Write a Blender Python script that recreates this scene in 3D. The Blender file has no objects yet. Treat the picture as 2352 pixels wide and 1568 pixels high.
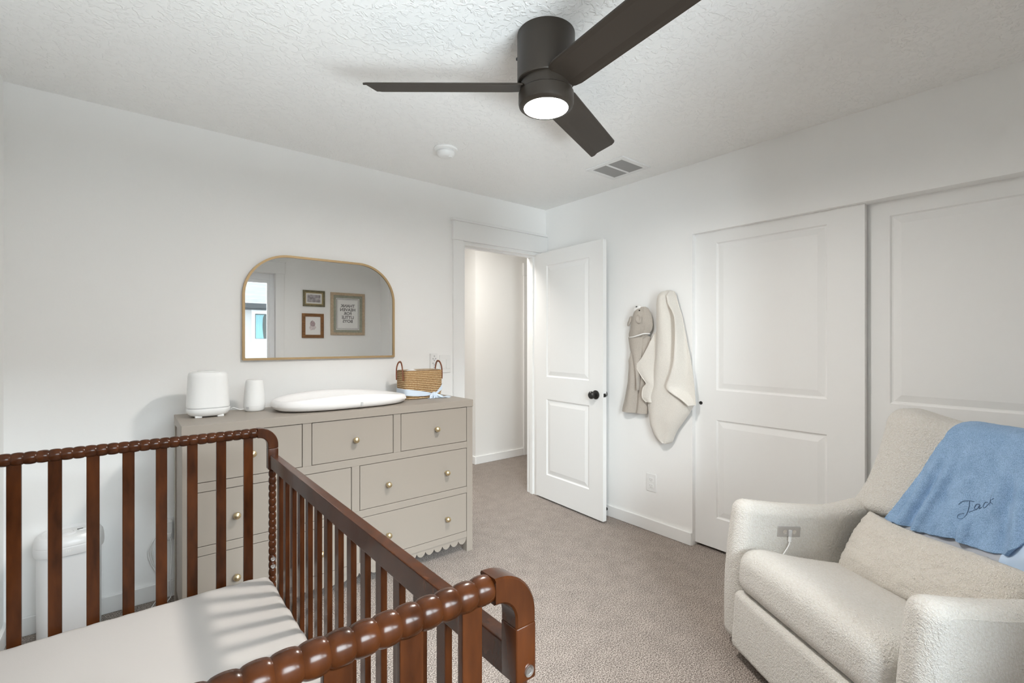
import bpy, bmesh, math, random
from mathutils import Vector, Matrix, noise
random.seed(7)
SC = bpy.context.scene
COL = SC.collection
PI = math.pi
H = 2.437                      # ceiling height
XW, XE, YS, YN = -.42, 2.804, -.48, 2.999   # the room's four walls

# ------------------------------------------------------------------ materials
MATS = {}
def s2l(c):
    return tuple((v/255/12.92 if v/255 <= .04045 else ((v/255+.055)/1.055)**2.4) for v in c)
def mat(name, col, rough=.5, metal=0, spec=.5, var=0, vscale=20, bump=0, bscale=200, bdist=.001, sheen=0, coat=0, detail=3, stretch=None):
    m = bpy.data.materials.new(name); m.use_nodes = True
    nt = m.node_tree; N = nt.nodes; L = nt.links
    b = N['Principled BSDF']
    b.inputs['Base Color'].default_value = (*col, 1)
    b.inputs['Roughness'].default_value = rough
    b.inputs['Metallic'].default_value = metal
    b.inputs['Specular IOR Level'].default_value = spec
    b.inputs['Sheen Weight'].default_value = sheen
    b.inputs['Coat Weight'].default_value = coat
    tc = N.new('ShaderNodeTexCoord'); src = tc.outputs['Object']
    if stretch:
        mp = N.new('ShaderNodeMapping'); mp.inputs['Scale'].default_value = stretch
        L.new(src, mp.inputs['Vector']); src = mp.outputs['Vector']
    if var:
        n = N.new('ShaderNodeTexNoise'); n.inputs['Scale'].default_value = vscale; n.inputs['Detail'].default_value = detail
        L.new(src, n.inputs['Vector'])
        r = N.new('ShaderNodeMapRange'); r.inputs['From Min'].default_value = .3; r.inputs['From Max'].default_value = .7
        r.inputs['To Min'].default_value = 1-var; r.inputs['To Max'].default_value = 1+var
        L.new(n.outputs['Fac'], r.inputs['Value'])
        mx = N.new('ShaderNodeMix'); mx.data_type = 'RGBA'; mx.blend_type = 'MULTIPLY'; mx.inputs[0].default_value = 1
        mx.inputs[6].default_value = (*col, 1); L.new(r.outputs['Result'], mx.inputs[7])
        L.new(mx.outputs[2], b.inputs['Base Color'])
    if bump:
        n2 = N.new('ShaderNodeTexNoise'); n2.inputs['Scale'].default_value = bscale; n2.inputs['Detail'].default_value = 2
        L.new(src, n2.inputs['Vector'])
        bp = N.new('ShaderNodeBump'); bp.inputs['Strength'].default_value = bump; bp.inputs['Distance'].default_value = bdist
        L.new(n2.outputs['Fac'], bp.inputs['Height']); L.new(bp.outputs['Normal'], b.inputs['Normal'])
    MATS[name] = m
    return m
def nodes_of(m): return m.node_tree.nodes, m.node_tree.links, m.node_tree.nodes['Principled BSDF']

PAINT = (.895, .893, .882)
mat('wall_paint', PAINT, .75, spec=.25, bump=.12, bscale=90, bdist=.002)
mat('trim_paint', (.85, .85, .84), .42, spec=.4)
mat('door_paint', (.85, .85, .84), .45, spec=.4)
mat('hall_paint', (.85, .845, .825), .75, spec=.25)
mat('plastic_white', (.84, .84, .83), .35)
mat('plastic_grey', (.55, .55, .55), .4)
mat('slot_dark', (.03, .03, .03), .6)
mat('fan_bronze', (.036, .028, .021), .42, spec=.5, metal=.2)
mat('fan_blade', (.038, .029, .022), .5, spec=.35)
mat('matt_black', (.012, .011, .010), .3, spec=.6)
mat('wood', (.050, .0142, .0038), .24, spec=.22, var=.42, vscale=14, coat=.05, detail=8, stretch=(3, 3, .7))
mat('dresser_paint', (.335, .293, .25), .45, spec=.4)
mat('dresser_dark', (.30, .265, .22), .6)
mat('brass', (.66, .54, .34), .36, metal=1)
mat('mirror_brass', (.47, .33, .175), .5, metal=.45)
mat('mirror_glass', (.80, .81, .81), .01, metal=1)
mat('steel', (.72, .72, .72), .25, metal=1)
mat('sheet', (.485, .452, .424), .85, spec=.2, bump=.25, bscale=500, bdist=.0006)
mat('pad_white', (.86, .84, .83), .55, spec=.3)
mat('device_white', (.84, .84, .83), .5, spec=.35)
mat('pail_white', (.80, .80, .80), .3, spec=.5)
mat('cord_white', (.82, .82, .82), .4)
mat('leather', (.24, .075, .028), .5, var=.2, vscale=60)
mat('ribbon', (.66, .75, .86), .6, sheen=.2)
mat('satin', (.58, .72, .90), .35, sheen=.3, bump=.2, bscale=30, bdist=.004)
mat('lining', (.50, .52, .57), .5, sheen=.2)
mat('stitch', (.085, .15, .26), .8)
mat('cream_terry', (.72, .685, .63), .95, spec=.1, sheen=.25, bump=.7, bscale=420, bdist=.002, var=.05, vscale=200)
mat('cream_hem', (.73, .69, .63), .9, spec=.1)
mat('taupe_terry', (.46, .415, .365), .95, spec=.1, sheen=.2, bump=.6, bscale=400, bdist=.002, var=.06, vscale=150)
mat('white_terry', (.85, .84, .82), .95, spec=.1, bump=.5, bscale=400)
mat('usb_plate', (.45, .43, .41), .35, metal=.5)
mat('frame_tan', (.50, .385, .27), .6, var=.12, vscale=40)
mat('frame_sage', (.33, .335, .27), .6, var=.1, vscale=40)
mat('frame_olive', (.165, .14, .075), .5, var=.3, vscale=60)
mat('frame_gold', (.42, .33, .17), .45, metal=.3)
mat('frame_oak', (.22, .095, .028), .5, var=.35, vscale=25, stretch=(1, 1, 6))
mat('paper', (.84, .83, .81), .8)
mat('ink', (.15, .14, .14), .8)
mat('photo_grey', (.40, .37, .38), .7, var=.55, vscale=25, detail=5)
mat('photo_mauve', (.42, .33, .34), .8, var=.3, vscale=40)
mat('photo_pale', (.68, .60, .60), .8, var=.15, vscale=40)
mat('siding', (.55, .55, .54), .7)
mat('soffit', (.05, .055, .06), .6)
mat('shingle', (.055, .055, .057), .9, var=.4, vscale=3, detail=6, stretch=(.6, 4, 4))
mat('vinyl', (.83, .84, .86), .35)
mat('curtain', (.28, .52, .56), .8)
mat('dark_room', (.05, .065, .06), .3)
mat('grille', (.36, .355, .345), .6)
mat('vent_white', (.80, .80, .79), .45)
mat('closet_dark', (.35, .35, .34), .8)

# ceiling: knock-down texture
m = mat('ceiling_paint', (.89, .888, .875), .8, spec=.2); N, L, B = nodes_of(m)
tc = N.new('ShaderNodeTexCoord'); n1 = N.new('ShaderNodeTexNoise'); n1.inputs['Scale'].default_value = 36; n1.inputs['Detail'].default_value = 3; n1.inputs['Distortion'].default_value = 1.0
cr = N.new('ShaderNodeValToRGB'); cr.color_ramp.elements[0].position = .50; cr.color_ramp.elements[1].position = .60
bp = N.new('ShaderNodeBump'); bp.inputs['Strength'].default_value = .5; bp.inputs['Distance'].default_value = .004
L.new(tc.outputs['Object'], n1.inputs['Vector']); L.new(n1.outputs['Fac'], cr.inputs['Fac']); L.new(cr.outputs['Color'], bp.inputs['Height']); L.new(bp.outputs['Normal'], B.inputs['Normal'])

# carpet: flecked cut pile
m = mat('carpet', (.4, .33, .27), .97, spec=.05, sheen=.15); N, L, B = nodes_of(m)
tc = N.new('ShaderNodeTexCoord')
n1 = N.new('ShaderNodeTexNoise'); n1.inputs['Scale'].default_value = 200; n1.inputs['Detail'].default_value = 2.0; n1.inputs['Roughness'].default_value = .65
n2 = N.new('ShaderNodeTexNoise'); n2.inputs['Scale'].default_value = 11; n2.inputs['Detail'].default_value = 4
L.new(tc.outputs['Object'], n1.inputs['Vector']); L.new(tc.outputs['Object'], n2.inputs['Vector'])
cr = N.new('ShaderNodeValToRGB'); e = cr.color_ramp.elements
e[0].position = .36; e[0].color = (.085, .066, .054, 1)
e[1].position = .64; e[1].color = (.56, .49, .435, 1)
x = e.new(.45); x.color = (.20, .162, .138, 1)
x = e.new(.54); x.color = (.375, .318, .280, 1)
L.new(n1.outputs['Fac'], cr.inputs['Fac'])
mr = N.new('ShaderNodeMapRange'); mr.inputs['From Min'].default_value = .3; mr.inputs['From Max'].default_value = .7; mr.inputs['To Min'].default_value = .90; mr.inputs['To Max'].default_value = 1.10
L.new(n2.outputs['Fac'], mr.inputs['Value'])
mx = N.new('ShaderNodeMix'); mx.data_type = 'RGBA'; mx.blend_type = 'MULTIPLY'; mx.inputs[0].default_value = 1
L.new(cr.outputs['Color'], mx.inputs[6]); L.new(mr.outputs['Result'], mx.inputs[7]); L.new(mx.outputs[2], B.inputs['Base Color'])
bp = N.new('ShaderNodeBump'); bp.inputs['Strength'].default_value = .8; bp.inputs['Distance'].default_value = .006
L.new(n1.outputs['Fac'], bp.inputs['Height']); L.new(bp.outputs['Normal'], B.inputs['Normal'])

# boucle
def boucle(name, col, scale=165, dist=.0042):
    m = mat(name, col, .95, spec=.1, sheen=.25); N, L, B = nodes_of(m)
    tc = N.new('ShaderNodeTexCoord'); nz = N.new('ShaderNodeTexNoise'); nz.inputs['Scale'].default_value = 90; nz.inputs['Detail'].default_value = 2
    mxv = N.new('ShaderNodeMix'); mxv.data_type = 'VECTOR'; mxv.inputs[0].default_value = .012
    L.new(tc.outputs['Object'], nz.inputs['Vector']); L.new(tc.outputs['Object'], mxv.inputs[4]); L.new(nz.outputs['Color'], mxv.inputs[5])
    v = N.new('ShaderNodeTexVoronoi'); v.inputs['Scale'].default_value = scale; v.feature = 'SMOOTH_F1'; v.inputs['Smoothness'].default_value = .65
    L.new(mxv.outputs[1], v.inputs['Vector'])
    cr = N.new('ShaderNodeValToRGB'); e = cr.color_ramp.elements
    e[0].position = .1; e[0].color = (*col, 1); e[1].position = .75; e[1].color = (col[0]*.90, col[1]*.88, col[2]*.85, 1)
    L.new(v.outputs['Distance'], cr.inputs['Fac']); L.new(cr.outputs['Color'], B.inputs['Base Color'])
    fz = N.new('ShaderNodeTexNoise'); fz.inputs['Scale'].default_value = 430; fz.inputs['Detail'].default_value = 2; L.new(tc.outputs['Object'], fz.inputs['Vector'])
    f2 = N.new('ShaderNodeMath'); f2.operation = 'MULTIPLY'; f2.inputs[1].default_value = .9; L.new(fz.outputs['Fac'], f2.inputs[0])
    inv = N.new('ShaderNodeMath'); inv.operation = 'SUBTRACT'; L.new(f2.outputs[0], inv.inputs[0]); L.new(v.outputs['Distance'], inv.inputs[1])
    bp = N.new('ShaderNodeBump'); bp.inputs['Strength'].default_value = .9; bp.inputs['Distance'].default_value = dist
    L.new(inv.outputs[0], bp.inputs['Height']); L.new(bp.outputs['Normal'], B.inputs['Normal'])
boucle('boucle', (.80, .778, .738)); boucle('boucle_pillow', (.765, .728, .672), 180, .0036)

# blue plush
m = mat('plush', (.20, .33, .52), .9, spec=.08, sheen=.3); N, L, B = nodes_of(m)
B.inputs['Sheen Tint'].default_value = (.75, .85, 1, 1); B.inputs['Sheen Roughness'].default_value = .4
tc = N.new('ShaderNodeTexCoord'); mp = N.new('ShaderNodeMapping'); mp.inputs['Scale'].default_value = (1, 1, .45)
n1 = N.new('ShaderNodeTexNoise'); n1.inputs['Scale'].default_value = 520; n1.inputs['Detail'].default_value = 2
n2 = N.new('ShaderNodeTexNoise'); n2.inputs['Scale'].default_value = 22; n2.inputs['Detail'].default_value = 3
L.new(tc.outputs['Object'], mp.inputs['Vector']); L.new(mp.outputs['Vector'], n1.inputs['Vector']); L.new(tc.outputs['Object'], n2.inputs['Vector'])
ad = N.new('ShaderNodeMath'); ad.operation = 'MULTIPLY_ADD'; ad.inputs[1].default_value = .72
L.new(n1.outputs['Fac'], ad.inputs[0])
hf = N.new('ShaderNodeMath'); hf.operation = 'MULTIPLY'; hf.inputs[1].default_value = .28; L.new(n2.outputs['Fac'], hf.inputs[0]); L.new(hf.outputs[0], ad.inputs[2])
cr = N.new('ShaderNodeValToRGB'); e = cr.color_ramp.elements
e[0].position = .30; e[0].color = (.165, .285, .47, 1); e[1].position = .70; e[1].color = (.42, .60, .84, 1)
L.new(ad.outputs[0], cr.inputs['Fac']); L.new(cr.outputs['Color'], B.inputs['Base Color'])
bp = N.new('ShaderNodeBump'); bp.inputs['Strength'].default_value = .6; bp.inputs['Distance'].default_value = .004
L.new(n1.outputs['Fac'], bp.inputs['Height']); L.new(bp.outputs['Normal'], B.inputs['Normal'])

# woven seagrass
m = mat('woven', (.5, .35, .18), .8, spec=.2); N, L, B = nodes_of(m)
tc = N.new('ShaderNodeTexCoord')
w = N.new('ShaderNodeTexWave'); w.wave_type = 'BANDS'; w.bands_direction = 'Z'; w.inputs['Scale'].default_value = 27; w.inputs['Distortion'].default_value = 1.0; w.inputs['Detail'].default_value = 1; w.inputs['Detail Scale'].default_value = 8
n1 = N.new('ShaderNodeTexNoise'); n1.inputs['Scale'].default_value = 110; n1.inputs['Detail'].default_value = 3
L.new(tc.outputs['Object'], w.inputs['Vector']); L.new(tc.outputs['Object'], n1.inputs['Vector'])
mu = N.new('ShaderNodeMath'); mu.operation = 'MULTIPLY'; L.new(w.outputs['Fac'], mu.inputs[0]); L.new(n1.outputs['Fac'], mu.inputs[1])
cr = N.new('ShaderNodeValToRGB'); e = cr.color_ramp.elements
e[0].position = .02; e[0].color = (.24, .12, .045, 1); e[1].position = .55; e[1].color = (.80, .62, .38, 1)
x = e.new(.22); x.color = (.56, .37, .19, 1)
L.new(mu.outputs[0], cr.inputs['Fac']); L.new(cr.outputs['Color'], B.inputs['Base Color'])
bp = N.new('ShaderNodeBump'); bp.inputs['Strength'].default_value = 1; bp.inputs['Distance'].default_value = .006
L.new(mu.outputs[0], bp.inputs['Height']); L.new(bp.outputs['Normal'], B.inputs['Normal'])

# lamp lens, window glass
def emit(name, col, s):
    m = bpy.data.materials.new(name); m.use_nodes = True; N = m.node_tree.nodes; b = N['Principled BSDF']
    b.inputs['Base Color'].default_value = (.9, .9, .9, 1)
    b.inputs['Emission Color'].default_value = (*col, 1); b.inputs['Emission Strength'].default_value = s
    MATS[name] = m
emit('lamp_lens', (1, .955, .90), 330)
m = bpy.data.materials.new('pane_glass'); m.use_nodes = True; MATS['pane_glass'] = m
N = m.node_tree.nodes; L = m.node_tree.links; N.clear()
o = N.new('ShaderNodeOutputMaterial'); t = N.new('ShaderNodeBsdfTransparent'); t.inputs[0].default_value = (.93, .95, .95, 1)
g = N.new('ShaderNodeBsdfGlossy'); g.inputs['Roughness'].default_value = .02; fr = N.new('ShaderNodeFresnel'); ms = N.new('ShaderNodeMixShader')
L.new(fr.outputs[0], ms.inputs[0]); L.new(t.outputs[0], ms.inputs[1]); L.new(g.outputs[0], ms.inputs[2]); L.new(ms.outputs[0], o.inputs[0])

# ------------------------------------------------------------------ mesh helpers
def V(*a): return Vector(a)
def box(bm, lo, hi, bev=0, seg=2):
    lo = Vector(lo); hi = Vector(hi)
    r = bmesh.ops.create_cube(bm, size=1, matrix=Matrix.Translation((lo+hi)/2) @ Matrix.Diagonal((*(hi-lo), 1)))
    if bev:
        vs = set(r['verts']); es = [e for e in bm.edges if e.verts[0] in vs and e.verts[1] in vs]
        bmesh.ops.bevel(bm, geom=es, offset=bev, segments=seg, profile=.5, affect='EDGES')
def newbox(lo, hi, bev=0, seg=2):
    bm = bmesh.new(); box(bm, lo, hi, bev, seg); return bm
def rbox(bm, lo, hi, r, res, fn=None):
    """soft box of an even fine mesh; fn maps each point"""
    lo = Vector(lo); hi = Vector(hi); n = [max(2, int(math.ceil((hi[i]-lo[i])/res))) for i in range(3)]
    il = Vector([lo[i]+r for i in range(3)]); ih = Vector([hi[i]-r for i in range(3)])
    key = {}
    def vert(t):
        if t in key: return key[t]
        p = Vector([lo[i]+(hi[i]-lo[i])*t[i]/n[i] for i in range(3)])
        c = Vector([min(max(p[i], il[i]), ih[i]) for i in range(3)]); d = p-c
        if d.length > 1e-9: p = c+d.normalized()*r
        if fn: p = fn(p)
        key[t] = bm.verts.new(p); return key[t]
    for a in range(3):
        b, c = (a+1) % 3, (a+2) % 3
        for side in (0, n[a]):
            for i in range(n[b]):
                for j in range(n[c]):
                    q = []
                    for di, dj in ((0, 0), (1, 0), (1, 1), (0, 1)):
                        t = [0, 0, 0]; t[a] = side; t[b] = i+di; t[c] = j+dj; q.append(vert(tuple(t)))
                    if side == 0: q.reverse()
                    bm.faces.new(q)
def tube(bm, pts, r, seg=12, cap=True, flat=1):
    pts = [Vector(p) for p in pts]; n = len(pts); rs = r if isinstance(r, (list, tuple)) else [r]*n
    rings = []; up = None
    for i, p in enumerate(pts):
        d = (pts[min(i+1, n-1)]-pts[max(i-1, 0)]).normalized()
        if up is None:
            up = V(0, 0, 1) if abs(d.z) < .9 else V(1, 0, 0)
        s = d.cross(up)
        if s.length < 1e-6: s = d.orthogonal()
        s.normalize(); up = s.cross(d).normalized()
        rings.append([bm.verts.new(p+(s*math.cos(2*PI*k/seg)+up*math.sin(2*PI*k/seg)*flat)*rs[i]) for k in range(seg)])
    for a, b in zip(rings, rings[1:]):
        for k in range(seg): bm.faces.new((a[k], a[(k+1) % seg], b[(k+1) % seg], b[k]))
    if cap:
        bm.faces.new(rings[0][::-1]); bm.faces.new(rings[-1])
def lathe(bm, prof, c=(0, 0, 0), axis='z', seg=32):
    c = Vector(c); rings = []
    def pt(r, h, a):
        x, y = r*math.cos(a), r*math.sin(a)
        return c+(V(x, y, h) if axis == 'z' else V(h, x, y) if axis == 'x' else V(y, h, x))
    for r, h in prof:
        rings.append([bm.verts.new(pt(0, h, 0))] if r < 1e-7 else [bm.verts.new(pt(r, h, 2*PI*k/seg)) for k in range(seg)])
    for a, b in zip(rings, rings[1:]):
        for k in range(seg):
            q = [a[k % len(a)], a[(k+1) % len(a)], b[(k+1) % len(b)], b[k % len(b)]]
            u = []
            for v in q:
                if v not in u: u.append(v)
            if len(u) > 2: bm.faces.new(u)
    for rg, rev in ((rings[0], True), (rings[-1], False)):
        if len(rg) > 1: bm.faces.new(rg[::-1] if rev else rg)
def prism(bm, poly, f, t0, t1):
    """extrude the 2-D polygon; f(u, v, t) -> 3-D"""
    a = [bm.verts.new(f(u, v, t0)) for u, v in poly]; b = [bm.verts.new(f(u, v, t1)) for u, v in poly]; n = len(poly)
    bm.faces.new(a); bm.faces.new(b[::-1])
    for i in range(n): bm.faces.new((a[i], b[i], b[(i+1) % n], a[(i+1) % n]))
def sheet(bm, nu, nv, f, th=0, close=False):
    """grid surface f(u,v) u,v in 0..1, thickened along its normals"""
    P = [[Vector(f(i/nu, j/nv)) for j in range(nv+1)] for i in range(nu+1)]
    if not th:
        G = [[bm.verts.new(p) for p in r] for r in P]
        for i in range(nu):
            for j in range(nv): bm.faces.new((G[i][j], G[i+1][j], G[i+1][j+1], G[i][j+1]))
        return
    def nrm(i, j):
        a = P[min(i+1, nu)][j]-P[max(i-1, 0)][j]; b = P[i][min(j+1, nv)]-P[i][max(j-1, 0)]
        c = a.cross(b); return c.normalized() if c.length > 1e-9 else V(0, 0, 1)
    A = [[bm.verts.new(P[i][j]+nrm(i, j)*th/2) for j in range(nv+1)] for i in range(nu+1)]
    Bk = [[bm.verts.new(P[i][j]-nrm(i, j)*th/2) for j in range(nv+1)] for i in range(nu+1)]
    for i in range(nu):
        for j in range(nv):
            bm.faces.new((A[i][j], A[i+1][j], A[i+1][j+1], A[i][j+1])); bm.faces.new((Bk[i][j], Bk[i][j+1], Bk[i+1][j+1], Bk[i+1][j]))
    for i in range(nu):
        for j in (0, nv): bm.faces.new((A[i][j], A[i+1][j], Bk[i+1][j], Bk[i][j]))
    for j in range(nv):
        for i in (0, nu): bm.faces.new((A[i][j], A[i][j+1], Bk[i][j+1], Bk[i][j]))
def interp(tab, x):
    if x <= tab[0][0]: return tab[0][1]
    for (a, p), (b, q) in zip(tab, tab[1:]):
        if x <= b: return p+(q-p)*(x-a)/(b-a)
    return tab[-1][1]
def sm(x):
    x = min(max(x, 0), 1); return x*x*(3-2*x)
def catmull(pts, n=6):
    P = [Vector(p) for p in pts]; P = [2*P[0]-P[1]]+P+[2*P[-1]-P[-2]]; out = []
    for i in range(1, len(P)-2):
        a, b, c, d = P[i-1:i+3]
        for k in range(n):
            t = k/n; out.append(.5*((2*b)+(c-a)*t+(2*a-5*b+4*c-d)*t*t+(3*b-3*c+d-a)*t**3))
    return out+[P[-2]]

ROOT = {}
def obj(name, bm, m, parent=None, sharp=35, kind=None, label=None):
    """links bm (drawn in world coordinates) as one mesh object under its thing"""
    r = parent
    while r is not None and r.parent is not None: r = r.parent
    bmesh.ops.remove_doubles(bm, verts=bm.verts, dist=1e-6) if len(bm.verts) < 4000 else None
    bmesh.ops.recalc_face_normals(bm, faces=bm.faces)
    if r is not None: bm.transform(ROOT[r.name].inverted())
    me = bpy.data.meshes.new(name); bm.to_mesh(me); bm.free()
    for mm in (m if isinstance(m, (list, tuple)) else [m]): me.materials.append(MATS[mm])
    if sharp is None:
        for p in me.polygons: p.use_smooth = False
    else:
        me.shade_smooth(); me.set_sharp_from_angle(angle=math.radians(sharp))
    o = bpy.data.objects.new(name, me); COL.objects.link(o)
    if parent is not None: o.parent = parent
    else: ROOT[o.name] = Matrix.Identity(4)
    if sharp == 35 and len(me.polygons) < 3000:
        wn = o.modifiers.new('weighted normals', 'WEIGHTED_NORMAL'); wn.keep_sharp = True; wn.weight = 90
    if kind: o['kind'] = kind
    if label: o['label'] = label
    return o
def thing(name, label, cat, loc, rotz=0, group=None):
    o = bpy.data.objects.new(name, None); COL.objects.link(o)
    o.location = loc; o.rotation_euler = (0, 0, rotz); o.empty_display_size = .05
    ROOT[o.name] = Matrix.Translation(loc) @ Matrix.Rotation(rotz, 4, 'Z')
    o['label'] = label; o['category'] = cat
    if group: o['group'] = group
    return o
def tag(o, label, cat, group=None):
    o['label'] = label; o['category'] = cat
    if group: o['group'] = group
    return o
def struct(name, bm, m, sharp=35): return obj(name, bm, m, None, sharp, 'structure')
def text_bm(body, size, f, depth=.0006, bold=.0):
    """letters as mesh; f(x,y,z) -> world"""
    cu = bpy.data.curves.new('t', 'FONT'); cu.body = body; cu.size = size; cu.align_x = 'CENTER'; cu.align_y = 'CENTER'; cu.extrude = depth; cu.offset = bold; cu.space_line = .92
    to = bpy.data.objects.new('t', cu); COL.objects.link(to)
    dg = bpy.context.evaluated_depsgraph_get(); me = bpy.data.meshes.new_from_object(to.evaluated_get(dg))
    bm = bmesh.new(); bm.from_mesh(me)
    bpy.data.objects.remove(to); bpy.data.meshes.remove(me); bpy.data.curves.remove(cu)
    for v in bm.verts: v.co = f(v.co.x, v.co.y, v.co.z)
    return bm

# ------------------------------------------------------------------ the room
T = .12
struct('floor', newbox((-1.2, -1.2, -.1), (5.2, 6.0, 0)), 'carpet')
struct('ceiling', newbox((XW-T, YS-T, H), (5.2, 6.0, H+.1)), 'ceiling_paint')
struct('wall_west', newbox((XW-T, YS-T, 0), (XW, YN+T, H)), 'wall_paint')
DX0, DX1, DZ = 1.955, 2.715, 2.047            # doorway to the hall
bm = bmesh.new()
box(bm, (XW, YN, 0), (DX0, YN+T, H)); box(bm, (DX0, YN, DZ), (DX1, YN+T, H)); box(bm, (DX1, YN, 0), (XE+T, YN+T, H))
struct('wall_north', bm, 'wall_paint')
CY0, CY1, CZ = -.185, 1.628, 1.990            # closet opening in the east wall
bm = bmesh.new()
box(bm, (XE, CY1, 0), (XE+T, YN, H)); box(bm, (XE, CY0, CZ), (XE+T, CY1, H)); box(bm, (XE, YS-T, 0), (XE+T, CY0, H))
struct('wall_east', bm, 'wall_paint')
WX0, WX1, WZ0, WZ1 = -.09, 1.43, .62, 2.148   # window opening in the south wall
bm = bmesh.new()
box(bm, (XW, YS-T, 0), (WX0, YS, H)); box(bm, (WX1, YS-T, 0), (XE, YS, H)); box(bm, (WX0, YS-T, WZ1), (WX1, YS, H)); box(bm, (WX0, YS-T, 0), (WX1, YS, WZ0))
struct('wall_south', bm, 'wall_paint')
bm = bmesh.new()                              # shell behind the closet doors
box(bm, (3.5, YS-T, 0), (3.6, YN, H)); box(bm, (XE+T, YS-T, 0), (3.5, YS, H)); box(bm, (XE+T, 1.9, 0), (3.5, 2.0, H))
struct('wall_closet', bm, 'closet_dark')
# hall beyond the doorway
HX, HY = 2.872, 4.16
bm = bmesh.new()
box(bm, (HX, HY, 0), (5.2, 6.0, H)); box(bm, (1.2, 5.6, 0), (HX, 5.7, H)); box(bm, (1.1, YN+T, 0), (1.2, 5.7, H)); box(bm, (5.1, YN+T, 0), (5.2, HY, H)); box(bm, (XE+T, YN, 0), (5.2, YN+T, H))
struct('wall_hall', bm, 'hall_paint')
def base_run(bm, x0, y0, x1, y1, h=.083):
    box(bm, (min(x0, x1), min(y0, y1), 0), (max(x0, x1), max(y0, y1), h), .003, 1)
bm = bmesh.new(); base_run(bm, HX, HY-.014, 3.53, HY); base_run(bm, HX-.014, HY-.014, HX, 5.6); struct('baseboard_hall', bm, 'trim_paint')
bm = bmesh.new(); base_run(bm, XW, YN-.014, DX0-.095, YN); struct('baseboard_north', bm, 'trim_paint')
bm = bmesh.new(); base_run(bm, XE-.014, CY1+.002, XE, YN-.014); struct('baseboard_east', bm, 'trim_paint')
bm = bmesh.new(); base_run(bm, XW, YS+.014, XW+.014, YN-.014); struct('baseboard_west', bm, 'trim_paint')
bm = bmesh.new(); base_run(bm, XW, YS, XE, YS+.014); base_run(bm, XE-.014, YS+.014, XE, CY0-.002); struct('baseboard_south', bm, 'trim_paint')
# door casing, head board with cap, jambs
bm = bmesh.new()
box(bm, (DX0-.091, YN-.018, 0), (DX0-.004, YN, DZ+.011), .002, 1)
box(bm, (DX1+.004, YN-.018, 0), (XE, YN, DZ+.011), .002, 1)
box(bm, (DX0-.097, YN-.024, DZ+.011), (XE, YN, 2.198), .002, 1)
box(bm, (DX0-.112, YN-.036, 2.198), (XE, YN, 2.216), .002, 1)
box(bm, (DX0-.004, YN-.004, 0), (DX0+.014, YN+T+.004, DZ+.004)); box(bm, (DX1-.014, YN-.004, 0), (DX1+.004, YN+T+.004, DZ+.004)); box(bm, (DX0+.0142, YN-.004, DZ-.014), (DX1-.0142, YN+T+.004, DZ+.004))
box(bm, (DX0+.014, YN+.04, 0), (DX0+.026, YN+.075, DZ-.0142)); box(bm, (DX1-.026, YN+.04, 0), (DX1-.014, YN+.075, DZ-.0142)); box(bm, (DX0+.0262, YN+.04, DZ-.026), (DX1-.0262, YN+.075, DZ-.0142))
struct('trim_1', bm, 'trim_paint')
bm = bmesh.new()                              # casing of the next doorway along the hall
box(bm, (3.535, HY-.018, 0), (3.62, HY, 2.06), .002, 1); box(bm, (3.527, HY-.024, 2.06), (4.6, HY, 2.205), .002, 1)
struct('trim_2', bm, 'trim_paint')

def panel_door(f, w, h, th, panels, prof=((0, 0), (.007, -.007), (.013, -.008), (.045, -.0015))):
    """moulded door: f(u, d, z) -> world; u across, d out of the face; panels share their width"""
    bm = bmesh.new()
    def q(pts): bm.faces.new([bm.verts.new(f(*p)) for p in pts])
    u0, u1 = panels[0][0], panels[0][2]
    def rect(a, b, c, d, dep=0): q([(a, dep, b), (c, dep, b), (c, dep, d), (a, dep, d)])
    rect(0, 0, u0, h); rect(u1, 0, w, h)
    zs = [0]
    for p in sorted(panels, key=lambda p: p[1]): zs += [p[1], p[3]]
    zs.append(h)
    for k in range(0, len(zs), 2): rect(u0, zs[k], u1, zs[k+1])
    for (a, b, c, d) in panels:
        for (o1, d1), (o2, d2) in zip(prof, prof[1:]):
            A = [(a+o1, d1, b+o1), (c-o1, d1, b+o1), (c-o1, d1, d-o1), (a+o1, d1, d-o1)]
            B2 = [(a+o2, d2, b+o2), (c-o2, d2, b+o2), (c-o2, d2, d-o2), (a+o2, d2, d-o2)]
            for i in range(4): q([A[i], A[(i+1) % 4], B2[(i+1) % 4], B2[i]])
        o, dd = prof[-1]; rect(a+o, b+o, c-o, d-o, dd)
    rect(0, 0, w, h, -th)
    q([(0, 0, 0), (0, -th, 0), (0, -th, h), (0, 0, h)]); q([(w, 0, 0), (w, -th, 0), (w, -th, h), (w, 0, h)])
    q([(0, 0, 0), (w, 0, 0), (w, -th, 0), (0, -th, 0)]); q([(0, 0, h), (w, 0, h), (w, -th, h), (0, -th, h)])
    return bm
# bedroom door, swung fully open along the east wall
hA = V(2.680, 2.984, 0); hB = V(2.6425, 2.226, 0); du = (hB-hA).normalized(); dn = V(-du.y, du.x, 0)
if dn.x > 0: dn = -dn
fd = lambda u, d, z: hA+du*u+dn*d+V(0, 0, z+.014)
DW = (hB-hA).length
d1 = obj('door_1', panel_door(fd, DW, 2.026, .035, [(.135, .197, .62, .818), (.135, 1.002, .62, 1.916)]), 'door_paint', kind='structure', sharp=None)
def on_door(bm, prof, u, z, s=1, d0=0):
    M = Matrix.Translation(fd(u, d0, z-.014)) @ Matrix(((dn.x*s, du.x, 0), (dn.y*s, du.y, 0), (0, 0, 1))).to_4x4()
    b2 = bmesh.new(); lathe(b2, [(r, h) for r, h in prof], axis='x', seg=28); b2.transform(M)
    me = bpy.data.meshes.new('x'); b2.to_mesh(me); b2.free(); bm.from_mesh(me); bpy.data.meshes.remove(me)
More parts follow.
